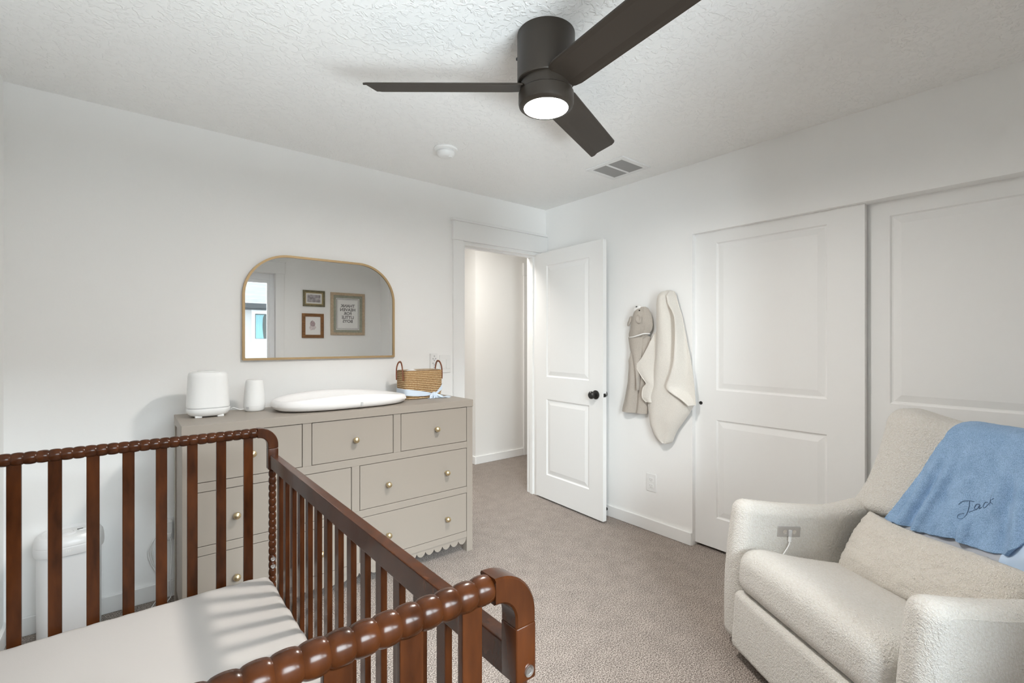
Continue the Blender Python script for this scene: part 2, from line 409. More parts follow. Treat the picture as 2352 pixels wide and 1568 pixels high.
knob = [(0, 0), (.032, 0), (.033, .006), (.028, .010), (.013, .014), (.012, .030), (.022, .036), (.028, .046), (.027, .056), (.018, .064), (0, .066)]
bm = bmesh.new(); on_door(bm, knob, .692, .918); on_door(bm, knob, .692, .918, -1, -.035); obj('door_knob', bm, 'matt_black', d1)
bm = bmesh.new(); p = fd(DW, -.0175, .904); box(bm, p+V(-.0125, -.0015, -.013), p+V(.0125, .001, .013), .001, 1); box(bm, p+V(-.006, -.010, -.008), p+V(.006, -.001, .008), .002); obj('latch', bm, 'matt_black', d1)
# closet sliders: the near-left one runs in front
fa = lambda u, d, z: V(2.840-d, 1.66-u, z+.018)
d2 = obj('door_2', panel_door(fa, .935, 2.02, .033, [(.171, .19, .772, .80), (.171, .984, .772, 1.90)]), 'door_paint', kind='structure', sharp=None)
bm = bmesh.new(); lathe(bm, [(0, -.001), (.011, -.001), (.011, .002), (.008, .002), (.0065, .0005), (0, .0005)], axis='x', seg=24); bm.transform(Matrix.Translation((2.840, 1.590, .914)) @ Matrix.Rotation(PI, 4, 'Z')); obj('finger_pull', bm, 'matt_black', d2)
fb = lambda u, d, z: V(2.884-d, .79-u, z+.018)
d3 = obj('door_3', panel_door(fb, .96, 2.02, .033, [(.155, .19, .80, .80), (.155, .984, .80, 1.90)]), 'door_paint', kind='structure', sharp=None)

# window in the south wall
bm = bmesh.new()
box(bm, (WX0-.10, YS, WZ0-.02), (WX0, YS+.018, WZ1+.004), .002, 1); box(bm, (WX1, YS, WZ0-.02), (WX1+.10, YS+.018, WZ1+.004), .002, 1)
box(bm, (WX0-.107, YS, WZ1+.004), (WX1+.107, YS+.024, WZ1+.145), .002, 1); box(bm, (WX0-.12, YS, WZ1+.145), (WX1+.12, YS+.036, WZ1+.163), .002, 1)
box(bm, (WX0-.12, YS-.08, WZ0-.04), (WX1+.12, YS+.035, WZ0-.02), .003, 1); box(bm, (WX0-.10, YS, WZ0-.12), (WX1+.10, YS+.016, WZ0-.04), .002, 1)
struct('trim_3', bm, 'trim_paint')
bm = bmesh.new(); y0, y1 = YS-.115, YS-.06; fw = .05
box(bm, (WX0, y0, WZ0-.02), (WX0+fw, y1, WZ1), .003, 1); box(bm, (WX1-fw, y0, WZ0-.02), (WX1, y1, WZ1), .003, 1)
box(bm, (WX0+fw, y0, WZ1-.075), (WX1-fw, y1, WZ1), .003, 1); box(bm, (WX0+fw, y0, WZ0-.02), (WX1-fw, y1, WZ0+.04), .003, 1)
xm = (WX0+WX1)/2; box(bm, (xm-.025, y0+.001, WZ0+.04), (xm+.025, y1-.001, WZ1-.075), .003, 1)
w1 = struct('window_1', bm, 'vinyl')
for k, (a, b) in enumerate(((WX0+fw, xm-.025), (xm+.025, WX1-fw))):
    sf = bmesh.new(); ys = YS-.10+.02*k
    box(sf, (a, ys-.015, WZ0+.04), (a+.03, ys+.012, WZ1-.075), .002, 1); box(sf, (b-.03, ys-.015, WZ0+.04), (b, ys+.012, WZ1-.075), .002, 1)
    box(sf, (a+.03, ys-.015, WZ1-.115), (b-.03, ys+.012, WZ1-.075), .002, 1); box(sf, (a+.03, ys-.015, WZ0+.04), (b-.03, ys+.012, WZ0+.07), .002, 1)
    s = obj('sash', sf, 'vinyl', w1)
    obj('pane', newbox((a+.028, ys-.004, WZ0+.068), (b-.028, ys, WZ1-.112)), 'pane_glass', s)

# ------------------------------------------------------------------ ceiling fan
FX, FY = 1.203, 1.284
fan = thing('ceiling_fan', 'dark bronze flush-mount ceiling fan with three blades and a glowing round light', 'ceiling fan', (FX, FY, H))
def fl(prof, name, m, par=fan, seg=64):
    bm = bmesh.new(); lathe(bm, [(r, z) for r, z in prof], (FX, FY, 0), seg=seg); return obj(name, bm, m, par, 30)
fl([(0, H), (.106, H), (.1065, H-.004), (.1065, 2.262), (.104, 2.258), (0, 2.258)], 'motor_housing', 'fan_bronze')
fl([(0, 2.2585), (.0955, 2.2585), (.0955, 2.2225), (0, 2.2225)], 'blade_hub', 'fan_bronze')
fl([(0, 2.2225), (.099, 2.2225), (.102, 2.219), (.102, 2.184), (.0995, 2.174), (.093, 2.168), (.085, 2.166), (.0815, 2.166), (.0815, 2.172), (0, 2.172)], 'light_housing', 'fan_bronze')
fl([(.0812, 2.172), (.0812, 2.1675), (.079, 2.1662), (.05, 2.1652), (0, 2.165)], 'light_lens', 'lamp_lens')
bm = bmesh.new(); box(bm, (FX-.087, FY+.062, 2.345), (FX-.079, FY+.070, 2.353)); obj('screw', bm, 'matt_black', fan)
for k, ang in enumerate((21.5, 141.3, 263.6)):
    a = math.radians(ang); d = V(math.cos(a), math.sin(a), 0); c = V(-math.sin(a), math.cos(a), 0)   # c: leading side
    pit = math.radians(12.5)
    def bp_(r, s, up=0):
        # s from trailing (-) to leading (+); leading strip folds up
        base = V(FX, FY, 2.247)+d*r
        z = -math.sin(pit)*s; cc = math.cos(pit)*s
        if s > .034: z = -math.sin(pit)*.034-(s-.034)*.56; cc = math.cos(pit)*.034+(s-.034)*.90
        return base+c*cc+V(0, 0, z+up)
    bm = bmesh.new(); S = [-.066, -.062, -.05, -.02, .01, .034, .036, .05, .062, .066]
    R = [.088, .10, .13, .2, .3, .4, .5, .58, .62, .64, .652, .658]
    def rr(r, s):
        # tip cut on a slant, corners rounded; root narrows into the hub
        t = (r-.088)/(.658-.088); tip = .634+.030*(s+.066)/.132
        e = max(0, abs(s)-.056)/.010
        return .088+t*(tip-.010*e*e-.088)
    def ww(r, s): return s*(.86+.14*sm((r-.085)/.03))
    top = [[bm.verts.new(bp_(rr(r, s), ww(r, s), .0045)) for s in S] for r in R]; bot = [[bm.verts.new(bp_(rr(r, s), ww(r, s), -.0045 if abs(s) < .06 else -.001)) for s in S] for r in R]
    for i in range(len(R)-1):
        for j in range(len(S)-1):
            bm.faces.new((top[i][j], top[i+1][j], top[i+1][j+1], top[i][j+1])); bm.faces.new((bot[i][j], bot[i][j+1], bot[i+1][j+1], bot[i+1][j]))
    for i in range(len(R)-1):
        for j in (0, len(S)-1): bm.faces.new((top[i][j], top[i+1][j], bot[i+1][j], bot[i][j]))
    for j in range(len(S)-1):
        for i in (0, len(R)-1): bm.faces.new((top[i][j], top[i][j+1], bot[i][j+1], bot[i][j]))
    obj('blade', bm, 'fan_blade', fan, 6)

# smoke detector, return-air vent
sx, sy = 1.452, 2.408
sd = thing('smoke_detector', 'small round white smoke detector on the ceiling left of the vent', 'smoke detector', (sx, sy, H))
bm = bmesh.new(); lathe(bm, [(0, H), (.068, H), (.070, H-.006), (.066, H-.012), (.055, H-.015), (.050, H-.016), (.050, H-.02), (0, H-.02)], (sx, sy, 0), seg=48); obj('base', bm, 'plastic_white', sd)
bm = bmesh.new(); lathe(bm, [(.0475, H-.018), (.0475, H-.0225), (0, H-.0225)], (sx, sy, 0), seg=48); obj('smoke_slot', bm, 'slot_dark', sd)
bm = bmesh.new(); lathe(bm, [(0, H-.0215), (.051, H-.0215), (.0525, H-.025), (.050, H-.036), (.043, H-.046), (.03, H-.052), (0, H-.053)], (sx, sy, 0), seg=48); obj('dome', bm, 'plastic_white', sd)
bm = bmesh.new(); lathe(bm, [(0, H-.046), (.011, H-.046), (.011, H-.055), (.009, H-.057), (0, H-.057)], (sx+.012, sy-.028, 0), seg=20); obj('test_button', bm, 'plastic_white', sd)
vx0, vx1, vy0, vy1 = 2.341, 2.632, 1.818, 2.124
vt = thing('air_vent', 'square white ceiling air vent with two grey louvered panels', 'vent', ((vx0+vx1)/2, (vy0+vy1)/2, H))
bm = bmesh.new(); z0, z1 = H-.008, H; ix0, ix1, iy0, iy1 = vx0+.035, vx1-.035, vy0+.035, vy1-.035; ym = (vy0+vy1)/2
for lo, hi in (((vx0, vy0), (vx1, iy0)), ((vx0, iy1), (vx1, vy1)), ((vx0, iy0), (ix0, iy1)), ((ix1, iy0), (vx1, iy1)), ((ix0, ym-.008), (ix1, ym+.008))):
    box(bm, (*lo, z0), (*hi, z1), .002, 1)
obj('vent_frame', bm, 'vent_white', vt)
for a, b in ((iy0, ym-.008), (ym+.008, iy1)):
    bm = bmesh.new(); n = 17
    for k in range(n):
        xx = ix0+(ix1-ix0)*(k+.5)/n; prism(bm, [(-.0058, -.0005), (.0042, -.0062), (.0052, -.0052), (-.0048, .0005)], lambda u, v, t: V(xx+u, t, H-.0005+v), a, b)
    obj('louver_panel', bm, 'grille', vt, None)

# ------------------------------------------------------------------ mirror
mx0, mx1, mz0, mz1, rad = .494, 1.398, 1.199, 1.809, .245
mi = thing('wall_mirror', 'brass framed wall mirror with rounded top corners above the beige dresser', 'mirror', ((mx0+mx1)/2, YN, mz0))
def mirror_outline(ins):
    r = rad-ins; a, b, c, d = mx0+ins, mx1-ins, mz0+ins, mz1-ins; P = []
    for k in range(7): t = -PI/2+k*PI/12; P.append((b-.006+.006*math.cos(t), c+.006+.006*math.sin(t)))
    for k in range(21): t = k*PI/40; P.append((b-r+r*math.cos(t), d-r+r*math.sin(t)))
    for k in range(21): t = PI/2+k*PI/40; P.append((a+r+r*math.cos(t), d-r+r*math.sin(t)))
    for k in range(7): t = PI+k*PI/12; P.append((a+.006+.006*math.cos(t), c+.006+.006*math.sin(t)))
    return P
bm = bmesh.new(); O, I = mirror_outline(0), mirror_outline(.0125); n = len(O); ring = []
for P, y in ((O, YN), (O, YN-.020), (I, YN-.020), (I, YN-.010)): ring.append([bm.verts.new((x, y, z)) for x, z in P])
for a, b in zip(ring, ring[1:]):
    for k in range(n): bm.faces.new((a[k], a[(k+1) % n], b[(k+1) % n], b[k]))
obj('mirror_frame', bm, 'mirror_brass', mi)
bm = bmesh.new(); prism(bm, mirror_outline(.011), lambda u, v, t: V(u, t, v), YN-.013, YN-.003); obj('mirror_glass', bm, 'mirror_glass', mi, None)

# ------------------------------------------------------------------ dresser
dx0, dx1, dy0, dy1, dz = .180, 1.680, 2.465, 2.885, .942
dr = thing('dresser', 'long greige seven-drawer dresser with brass knobs and a scalloped base under the mirror', 'dresser', ((dx0+dx1)/2, (dy0+dy1)/2, 0))
obj('dresser_top', newbox((dx0-.002, dy0-.004, .900), (dx1+.002, dy1, dz), .002), 'dresser_paint', dr)
bm = bmesh.new(); st = .0425
box(bm, (dx0, dy0, 0), (dx0+st, dy0+.045, .900), .0015, 1); box(bm, (dx1-st, dy0, 0), (dx1, dy0+.045, .900), .0015, 1)
box(bm, (dx0, dy1-.045, 0), (dx0+.03, dy1, .9), .0015, 1); box(bm, (dx1-.03, dy1-.045, 0), (dx1, dy1, .9), .0015, 1)
for x in (dx0+.006, dx1-.024): box(bm, (x, dy0+.045, .085), (x+.018, dy1-.045, .9))
box(bm, (dx0+.02, dy1-.02, .09), (dx1-.02, dy1-.012, .9))
for z0, z1 in ((.645, .6845), (.366, .4045)): box(bm, (dx0+st, dy0+.001, z0), (dx1-st, dy0+.03, z1), .0015, 1)
for a, b, z0, z1 in ((.670, .713, .6845, .9), (1.150, 1.194, .6845, .9), (.915, .957, .4045, .645), (.915, .957, .128, .366)): box(bm, (a, dy0+.001, z0), (b, dy0+.03, z1), .0015, 1)
obj('carcass', bm, 'dresser_paint', dr)
bm = bmesh.new(); nS = 25; w = (dx1-dx0-2*st)/nS; P = [(dx0+st, .128), (dx0+st, .074)]
for k in range(nS):
    for j in range(1, 11):
        t = j/10; P.append((dx0+st+w*(k+t), .074-.025*(math.sin(PI*t)**.65 if 0 < t < 1 else 0)))
P.append((dx1-st, .128)); prism(bm, P, lambda u, v, t: V(u, t, v), dy0+.010, dy0+.028)
box(bm, (dx0+st, dy0+.004, .0905), (dx1-st, dy0+.028, .128))
obj('scalloped_apron', bm, 'dresser_paint', dr, 20)
obj('dust_panel', newbox((dx0+.024, dy0+.035, .09), (dx1-.024, dy0+.040, .895)), 'dresser_dark', dr)
KP = [(0, 0), (.008, 0), (.0065, .004), (.006, .010), (.011, .014), (.0150, .020), (.0158, .026), (.0138, .033), (.008, .0375), (0, .039)]
for a, b, z0, z1, ks in ((.2225, .670, .6845, .900, (.448,)), (.713, 1.150, .6845, .900, (.932,)), (1.194, 1.6375, .6845, .900, (1.418,)),
                         (.2225, .915, .4045, .645, (.384, .755)), (.957, 1.6375, .4045, .645, (1.114, 1.487)),
                         (.2225, .915, .128, .366, (.384, .755)), (.957, 1.6375, .128, .366, (1.115, 1.490))):
    g = .0028
    dw = obj('drawer', newbox((a+g, dy0+.002, z0+g), (b-g, dy0+.022, z1-g), .0012, 1), 'dresser_paint', dr)
    for kx in ks:
        zz = {.6845: .788, .4045: .519, .128: .240}[z0]
        bm = bmesh.new(); lathe(bm, KP, axis='y', seg=24); bm.transform(Matrix.Translation((kx, dy0+.002, zz)) @ Matrix.Rotation(PI, 4, 'Z')); obj('knob', bm, 'brass', dw)

# things on the dresser ------------------------------------------------------
def superell(rx, ry, n, seg):
    out = []
    for k in range(seg):
        t = 2*PI*k/seg; c, s = math.cos(t), math.sin(t)
        out.append((rx*math.copysign(abs(c)**(2/n), c), ry*math.copysign(abs(s)**(2/n), s)))
    return out
def loft(bm, rings, cap=True):
    R = [[bm.verts.new(p) for p in r] for r in rings]; n = len(R[0])
    for a, b in zip(R, R[1:]):
        for k in range(n): bm.faces.new((a[k], a[(k+1) % n], b[(k+1) % n], b[k]))
    if cap: bm.faces.new(R[0][::-1]); bm.faces.new(R[-1])
hx, hy = .306, 2.742
hu = thing('humidifier', 'larger white rounded humidifier at the left end of the dresser', 'humidifier', (hx, hy, dz))
def hring(rx, ry, z, n=3.0): return [(hx+u, hy+v, dz+z) for u, v in superell(rx*.925, ry*.94, n, 56)]
bm = bmesh.new(); loft(bm, [hring(.070, .064, .005), hring(.080, .073, .007), hring(.090, .083, .015), hring(.097, .089, .027), hring(.0985, .0905, .038), hring(.0975, .0895, .0415), hring(.090, .082, .0425)]); obj('base', bm, 'device_white', hu)
bm = bmesh.new(); loft(bm, [hring(.0925, .085, .041), hring(.0925, .085, .048)]); obj('vent_gap', bm, 'plastic_grey', hu)
bm = bmesh.new(); loft(bm, [hring(.090, .083, .0465), hring(.0955, .088, .047), hring(.0965, .0885, .052), hring(.094, .0865, .10), hring(.0905, .083, .17), hring(.0895, .082, .192), hring(.087, .0795, .205), hring(.080, .073, .2135), hring(.066, .060, .2175), hring(.05, .045, .2180)]); obj('tank', bm, 'device_white', hu)
bm = bmesh.new(); loft(bm, [hring(.048, .043, .2175), hring(.048, .043, .2200), hring(.045, .040, .2205)]); obj('lid_cap', bm, 'device_white', hu)
for fx_, fy_ in ((-.045, -.052), (.045, -.052), (-.045, .052), (.045, .052)):
    obj('foot', newbox((hx+fx_-.014, hy+fy_-.014, dz), (hx+fx_+.014, hy+fy_+.014, dz+.010), .002, 1), 'device_white', hu)
nx, ny = .517, 2.788
nl = thing('night_light', 'smaller white tapered night light between the humidifier and the changing pad', 'night light', (nx, ny, dz))
bm = bmesh.new(); lathe(bm, [(0, 0), (.038, 0), (.043, .002), (.048, .009), (.0510, .022), (.0515, .030)], (nx, ny, dz), seg=48); obj('base', bm, 'device_white', nl)
bm = bmesh.new(); lathe(bm, [(.0515, .0305), (.0505, .045), (.047, .09), (.0425, .14), (.0405, .155), (.038, .161), (.032, .164), (0, .1645)], (nx, ny, dz), seg=48); obj('shade', bm, 'device_white', nl)
bm = bmesh.new(); lathe(bm, [(0, 0), (.008, 0), (.008, .002), (0, .003)], axis='x', seg=20); bm.transform(Matrix.Translation((nx, ny, dz+.022)) @ Matrix.Rotation(math.radians(222), 4, 'Z') @ Matrix.Translation((.0487, 0, 0))); obj('button', bm, 'plastic_grey', nl)
bm = bmesh.new(); tube(bm, catmull([(nx-.05, ny-.005, dz+.012), (nx-.075, ny-.03, dz+.016), (nx-.10, ny-.03, dz+.028), (nx-.118, ny-.02, dz+.016), (nx-.128, ny+.02, dz+.004), (nx-.125, ny+.06, dz+.003), (nx-.12, dy1-.006, dz+.003)]), .002, 8); obj('cord', bm, 'cord_white', nl)
# changing pad: a long shallow tray
pcx, pcy, pang = .945, 2.690, math.radians(1.5)
pad = thing('changing_pad', 'long white contoured changing pad lying in the middle of the dresser top', 'changing pad', (pcx, pcy, dz), pang)
Mp = Matrix.Translation((pcx, pcy, dz)) @ Matrix.Rotation(pang, 4, 'Z')
bm = bmesh.new(); rbs = []
def pring(s, z, n=2.7):
    out = []
    for u, v in superell(.368*s, .200*(1-(1-s)*1.35), n, 96):
        t = u/.368; dip = 1-.30*math.exp(-((t)/.55)**2)*0
        out.append(Mp @ V(u, v*(1-.12*t*t*0), z(t, v)))
    return out
def rim(t): return .050+.028*math.cos(t*PI/2)-.004*t
for s, zf in ((.80, lambda t, v: .004), (.93, lambda t, v: .006), (.975, lambda t, v: .014), (.995, lambda t, v: .026), (1, lambda t, v: .5*rim(t)), (.992, lambda t, v: .80*rim(t)), (.975, lambda t, v: .95*rim(t)), (.95, lambda t, v: rim(t)), (.925, lambda t, v: .97*rim(t)), (.89, lambda t, v: .84*rim(t)), (.84, lambda t, v: .6*rim(t)), (.78, lambda t, v: .42*rim(t)), (.70, lambda t, v: .028), (.55, lambda t, v: .024), (.36, lambda t, v: .022)):
    rbs.append(pring(s, zf))
loft(bm, rbs); obj('pad_body', bm, 'pad_white', pad, 60)
bm = bmesh.new(); q = Mp @ V(.03, -.2005, .026); box(bm, q+V(-.006, -.003, -.010), q+V(.006, .004, .012), .0015, 1); obj('side_tag', bm, 'plastic_grey', pad)
# basket with ribbon
bx0, bx1, by0, by1, bh = 1.340, 1.606, 2.690, 2.852, .178
bk = thing('storage_basket', 'woven seagrass basket with brown leather handles and a pale blue ribbon bow', 'basket', ((bx0+bx1)/2, (by0+by1)/2, dz))
bcx, bcy = (bx0+bx1)/2, (by0+by1)/2
def bring(z, o=0):
    f = .93+.07*min(1, z/.05)+.012*z/bh
    return [(bcx+u, bcy+v, dz+z) for u, v in superell((bx1-bx0)/2*f+o, (by1-by0)/2*f+o, 5.5, 72)]
bm = bmesh.new(); rgs = []
NR = 15
for k in range(NR):                          # stacked coils
    for j in range(4):
        z = bh*(k+j/4)/NR; rgs.append(bring(max(z, .0012), .0032*math.sin(PI*j/4)-.002))
rgs.append(bring(bh, -.003)); rgs += [bring(bh-.001, -.009), bring(bh-.03, -.011), bring(.10, -.013), bring(.012, -.016)]
loft(bm, rgs); obj('woven_body', bm, 'woven', bk, 60)
bm = bmesh.new(); loft(bm, [bring(bh-.012, -.012), bring(bh+.001, -.010), bring(bh+.0025, -.006), bring(bh+.001, -.0105), bring(bh-.03, -.014)], False); obj('rim_binding', bm, 'frame_tan', bk)
for sgn, xx in ((-1, bx0), (1, bx1)):
    bm = bmesh.new(); P = catmull([(xx+sgn*.0055, bcy-.048, dz+.118), (xx+sgn*.0075, bcy-.046, dz+.15), (xx+sgn*.008, bcy-.040, dz+.195), (xx+sgn*.006, bcy-.022, dz+.226), (xx+sgn*.004, bcy, dz+.234), (xx+sgn*.006, bcy+.022, dz+.226), (xx+sgn*.008, bcy+.040, dz+.195), (xx+sgn*.0075, bcy+.046, dz+.15), (xx+sgn*.0055, bcy+.048, dz+.118)], 6)
    tube(bm, P, .0062, 10, True, .55); obj('handle', bm, 'leather', bk)
bm = bmesh.new()
def rib(u, v):
    t = -PI*1.0+u*2*PI; c, s = math.cos(t), math.sin(t); n = 5.5
    f = 1.0; ax, ay = (bx1-bx0)/2+.0035, (by1-by0)/2+.0035
    x = ax*math.copysign(abs(c)**(2/n), c); y = ay*math.copysign(abs(s)**(2/n), s)
    # sags to the knot on the front, right of the middle
    front = 1 if y < -.02 else 0
    zc = interp([(-.13, .046), (-.05, .036), (.045, .026), (.075, .030), (.13, .072)], x) if y < 0 else .055+.012*x/.13
    if y >= 0: zc = interp([(-.13, .046), (.13, .072)], x)
    elif y > -.06: zc = interp([(-.06, zc), (0, .046 if x < 0 else .072)], y)
    wd = interp([(-.13, .040), (-.02, .033), (.05, .010), (.07, .012), (.13, .034)], x) if y < -.05 else .040
    return V(bcx+x, bcy+y, dz+zc+(v-.5)*wd)
sheet(bm, 120, 5, rib, .0016); rb = obj('ribbon', bm, 'ribbon', bk, 60)
kx, ky, kz = bcx+.052, by0-.008, dz+.028
def loop(bm, a0, ln, wd, drop, tw):
    def f(u, v):
        t = u*ln; x = kx+math.cos(a0)*t; z = kz+math.sin(a0)*t-drop*u*u
        wv = .004*math.sin(v*9+u*4)*u
        z2 = max(dz+.0022+.0015*math.sin(7*v), z+(v-.5)*wd*(.35+.65*u))
        return V(x+tw*(v-.5)*u, ky-.004-.018*math.sin(u*PI*.6)-wv, z2)
    sheet(bm, 16, 8, f, .0015)
bm = bmesh.new(); loop(bm, math.radians(208), .046, .060, .002, .02); loop(bm, math.radians(-30), .070, .050, .004, -.01); loop(bm, math.radians(256), .034, .040, .0, .03); loop(bm, math.radians(-62), .034, .036, .0, .02)
def tail(x1, y1, y2):
    def f(u, v): return V(kx+.01+u*x1, ky-.012+u*y1+(v-.5)*.024*(1+u), dz+.0022+.018*(1-u)**3+.0015*math.sin(u*12+v*3))
    sheet(bm, 16, 5, f, .0014)
tail(.085, -.014, 0); tail(.115, .022, 0)
rbox(bm, (kx-.011, ky-.016, kz-.012), (kx+.011, ky+.004, kz+.012), .006, .004)
obj('bow', bm, 'ribbon', rb, 60)
bm = bmesh.new()
def cl(u, v): return V(bx0+.022+.075*u, bcy-.058+.07*v, dz+bh-.006+.012*math.sin(u*PI)*math.sin(v*PI)+.004*math.sin(u*9+v*5))
sheet(bm, 14, 12, cl, .003); tag(obj('wash_cloth', bm, 'pad_white', None, 60), 'folded white cloth peeking out of the woven basket', 'cloth')

# wall plates by the door
bm = newbox((1.753, YN-.007, 1.078), (1.846, YN, 1.206), .003, 2); sw = tag(obj('light_switch', bm, 'plastic_white'), 'white two-gang light switch plate behind the woven basket handle', 'light switch')
for x in (1.776, 1.823): obj('rocker', newbox((x-.0165, YN-.0105, 1.108), (x+.0165, YN-.005, 1.176), .0015, 1), 'plastic_white', sw)
rm = tag(obj('wall_remote_control', newbox((1.672, YN-.020, 1.075), (1.730, YN, 1.220), .004, 2), 'plastic_white'), 'white fan remote control in a wall holder left of the light switch', 'remote control')
bm = bmesh.new()
for k, (x, z) in enumerate(((1.701, 1.200), (1.691, 1.182), (1.711, 1.182), (1.701, 1.170), (1.691, 1.150), (1.711, 1.150), (1.701, 1.138), (1.701, 1.12))):
    lathe(bm, [(0, 0), (.0062, 0), (.0062, .0015), (0, .0016)], (x, 0, z), 'y', 16)
for v in bm.verts: v.co.y = YN-.0195-v.co.y
obj('buttons', bm, 'plastic_grey', rm)
# outlets
def outlet(name_lab, f, with_slots=True):
    bm = bmesh.new(); b2 = bmesh.new()
    o = tag(obj('wall_outlet', outl(f, (-.039, -.0605, 0), (.039, .0605, .006)), 'plastic_white'), name_lab, 'outlet')
    for zc in (.021, -.021):
        s = obj('socket', outl(f, (-.017, zc-.0145, .005), (.017, zc+.0145, .0085), .004), 'plastic_white', o)
        b = bmesh.new()
        for lo, hi in (((-.0085, zc-.002, .0083), (-.006, zc+.008, .0092)), ((.006, zc-.001, .0083), (.0085, zc+.007, .0092)), ((-.0025, zc-.010, .0083), (.0025, zc-.0055, .0092))):
            add_f(b, f, lo, hi)
        obj('slots', b, 'plastic_grey', s)
    bm.free(); b2.free(); return o
def add_f(bm, f, lo, hi):
    b = bmesh.new(); box(b, lo, hi)
    for v in b.verts: v.co = f(*v.co)
    me = bpy.data.meshes.new('x'); b.to_mesh(me); b.free(); bm.from_mesh(me); bpy.data.meshes.remove(me)
def outl(f, lo, hi, bev=.003):
    b = newbox(lo, hi, bev, 2)
    for v in b.verts: v.co = f(*v.co)
    return b
outlet('white wall outlet low on the wall below the hanging towels', lambda u, v, d: V(XE-d, 1.932-u, .334+v))
fo = lambda u, v, d: V(.150+u, YN-d, .345+v)
outlet('white wall outlet in the gap at the left end of the dresser', fo)
bm = bmesh.new(); box(bm, (.120, YN-.040, .300), (.178, YN-.009, .392), .004); box(bm, (.135, YN-.052, .318), (.172, YN-.040, .335), .002)
ad = tag(obj('power_adapter', bm, 'plastic_white'), 'white power adapter plugged in beside the left end of the dresser', 'adapter')
bm = bmesh.new()
for k, (a, b) in enumerate(((.0, 0), (.012, .01), (.024, -.01))):
    tube(bm, catmull([(.135, YN-.045, .325+a), (.112, YN-.03-a*.3, .33), (.096-a*.7, YN-.025, .27+b), (.104-a*.6, YN-.03, .20), (.12, YN-.035, .13), (.15, YN-.045, .06+b), (.12+a, YN-.05, .03), (.09+a*2, YN-.09, .006), (.06+a*3, YN-.12, .0035)], 8), .0024, 8)
tube(bm, catmull([(.15, YN-.045, .35), (.17, YN-.05, .30), (.172, YN-.06, .2), (.165, YN-.07, .09), (.172, YN-.06, .03), (.15, YN-.08, .004)], 8), .0024, 8)
obj('cord', bm, 'cord_white', ad)
# door stop
dsx, dsy, dsz = XE-.014, 2.318, .052
bm = bmesh.new(); lathe(bm, [(0, 0), (.013, 0), (.013, .004), (.006, .006)], axis='x', seg=20); bm.transform(Matrix.Translation((dsx, dsy, dsz)) @ Matrix.Rotation(PI, 4, 'Z'))
tube(bm, [(dsx-.004, dsy, dsz), (dsx-.066, dsy, dsz)], .0055, 12); 
ds = tag(obj('door_stop', bm, 'matt_black'), 'small black door stop on the baseboard behind the open door', 'door stop')
bm = bmesh.new(); tube(bm, [(dsx-.064, dsy, dsz), (dsx-.078, dsy, dsz)], .010, 16); obj('rubber_tip', bm, 'matt_black', ds)

# ------------------------------------------------------------------ crib
cx0, cx1, cyN, cyF = -.334, .416, .4795, 1.8455       # outer left / right, near and far end planes
xc = (cx0+cx1)/2; ZR = .987
cr_ = thing('crib', 'dark brown wooden spindle crib with bead-turned rails and flat slats', 'crib', (xc, (cyN+cyF)/2, 0))
def beads(a, b, pitch, rmax, rmin, end=True):
    n = max(1, round(abs(b-a)/pitch)); out = []
    for k in range(n):
        for j in range(9):
            t = j/9; out.append((rmin+(rmax-rmin)*max(0, math.sin(PI*t))**.55, a+(b-a)*(k+t)/n))
    out.append((rmin, b)); return out
for ye, up_ in ((cyN, .010), (cyF, -.001)):
    ZR = .987+up_
    bm = bmesh.new(); tube_pts = beads(cx0+.064, cx1-.064, .02535, .0176, .0148)
    lathe(bm, tube_pts, (0, ye, ZR), 'x', 28); obj('top_rail', bm, 'wood', cr_, 50)
    for sg, xo in ((1, cx1), (-1, cx0)):
        # bent corner block of square section
        bm = bmesh.new(); hw = .0165; path = []
        xi = xo-sg*.066; cxx = xo-sg*(.0165+.046)
        path.append((xi, ZR)); 
        for k in range(13):
            t = k*PI/24; path.append((cxx+sg*.046*math.sin(t), ZR-.046+.046*math.cos(t)))
        path.append((xo-sg*.0165, .9305+up_))
        prev = None; rings = []
        for i, (x, z) in enumerate(path):
            x2, z2 = path[min(i+1, len(path)-1)]; x1, z1 = path[max(i-1, 0)]
            d = V(x2-x1, 0, z2-z1).normalized(); nn = V(-d.z, 0, d.x); h = hw; e = .0025
            prof = [(-h+e, -h), (h-e, -h), (h, -h+e), (h, h-e), (h-e, h), (-h+e, h), (-h, h-e), (-h, -h+e)]
            rings.append([V(x, ye, z)+nn*p+V(0, q, 0) for p, q in prof])
        loft(bm, rings); obj('corner_block', bm, 'wood', cr_, 30)
        xp = xo-sg*.0165
        bm = bmesh.new(); box(bm, (xp-.0165, ye-.0165, .856+up_), (xp+.0165, ye+.0165, .9295+up_), .0025, 2)
        prof = [(.0145, .866+up_), (.0150, .8555+up_), (.0115, .8515+up_)]+[(r, z) for r, z in beads(.851+up_, .05, .0248, .0128, .0092)]+[(.010, .03), (.0085, 0)]
        lathe(bm, prof[::-1], (xp, ye, 0), 'z', 24)
        po = obj('post', bm, 'wood', cr_, 50)
        # metal inserts
        b2 = [(0, 0), (.0042, 0), (.0048, -.0008), (.0072, -.0012), (.0078, .0005), (.0078, .004)]
        for bx_, by_, zz in ((xp+sg*.004, ye-.017, .869+up_), (xp, ye-.0133, .537), (xp, ye-.0133, .511)):
            bm = bmesh.new(); lathe(bm, b2, (bx_, by_, zz), 'y', 20); obj('bolt', bm, 'steel', po)
    # flat slats of the end
    for k in range(8):
        xs = -.239+.0803*k
        obj('slat', newbox((xs-.0145, ye-.006, .275), (xs+.0145, ye+.006, ZR-.005), .002, 2), 'wood', cr_)
    obj('bottom_rail', newbox((cx0+.03, ye-.011, .225), (cx1-.03, ye+.011, .285), .003), 'wood', cr_)
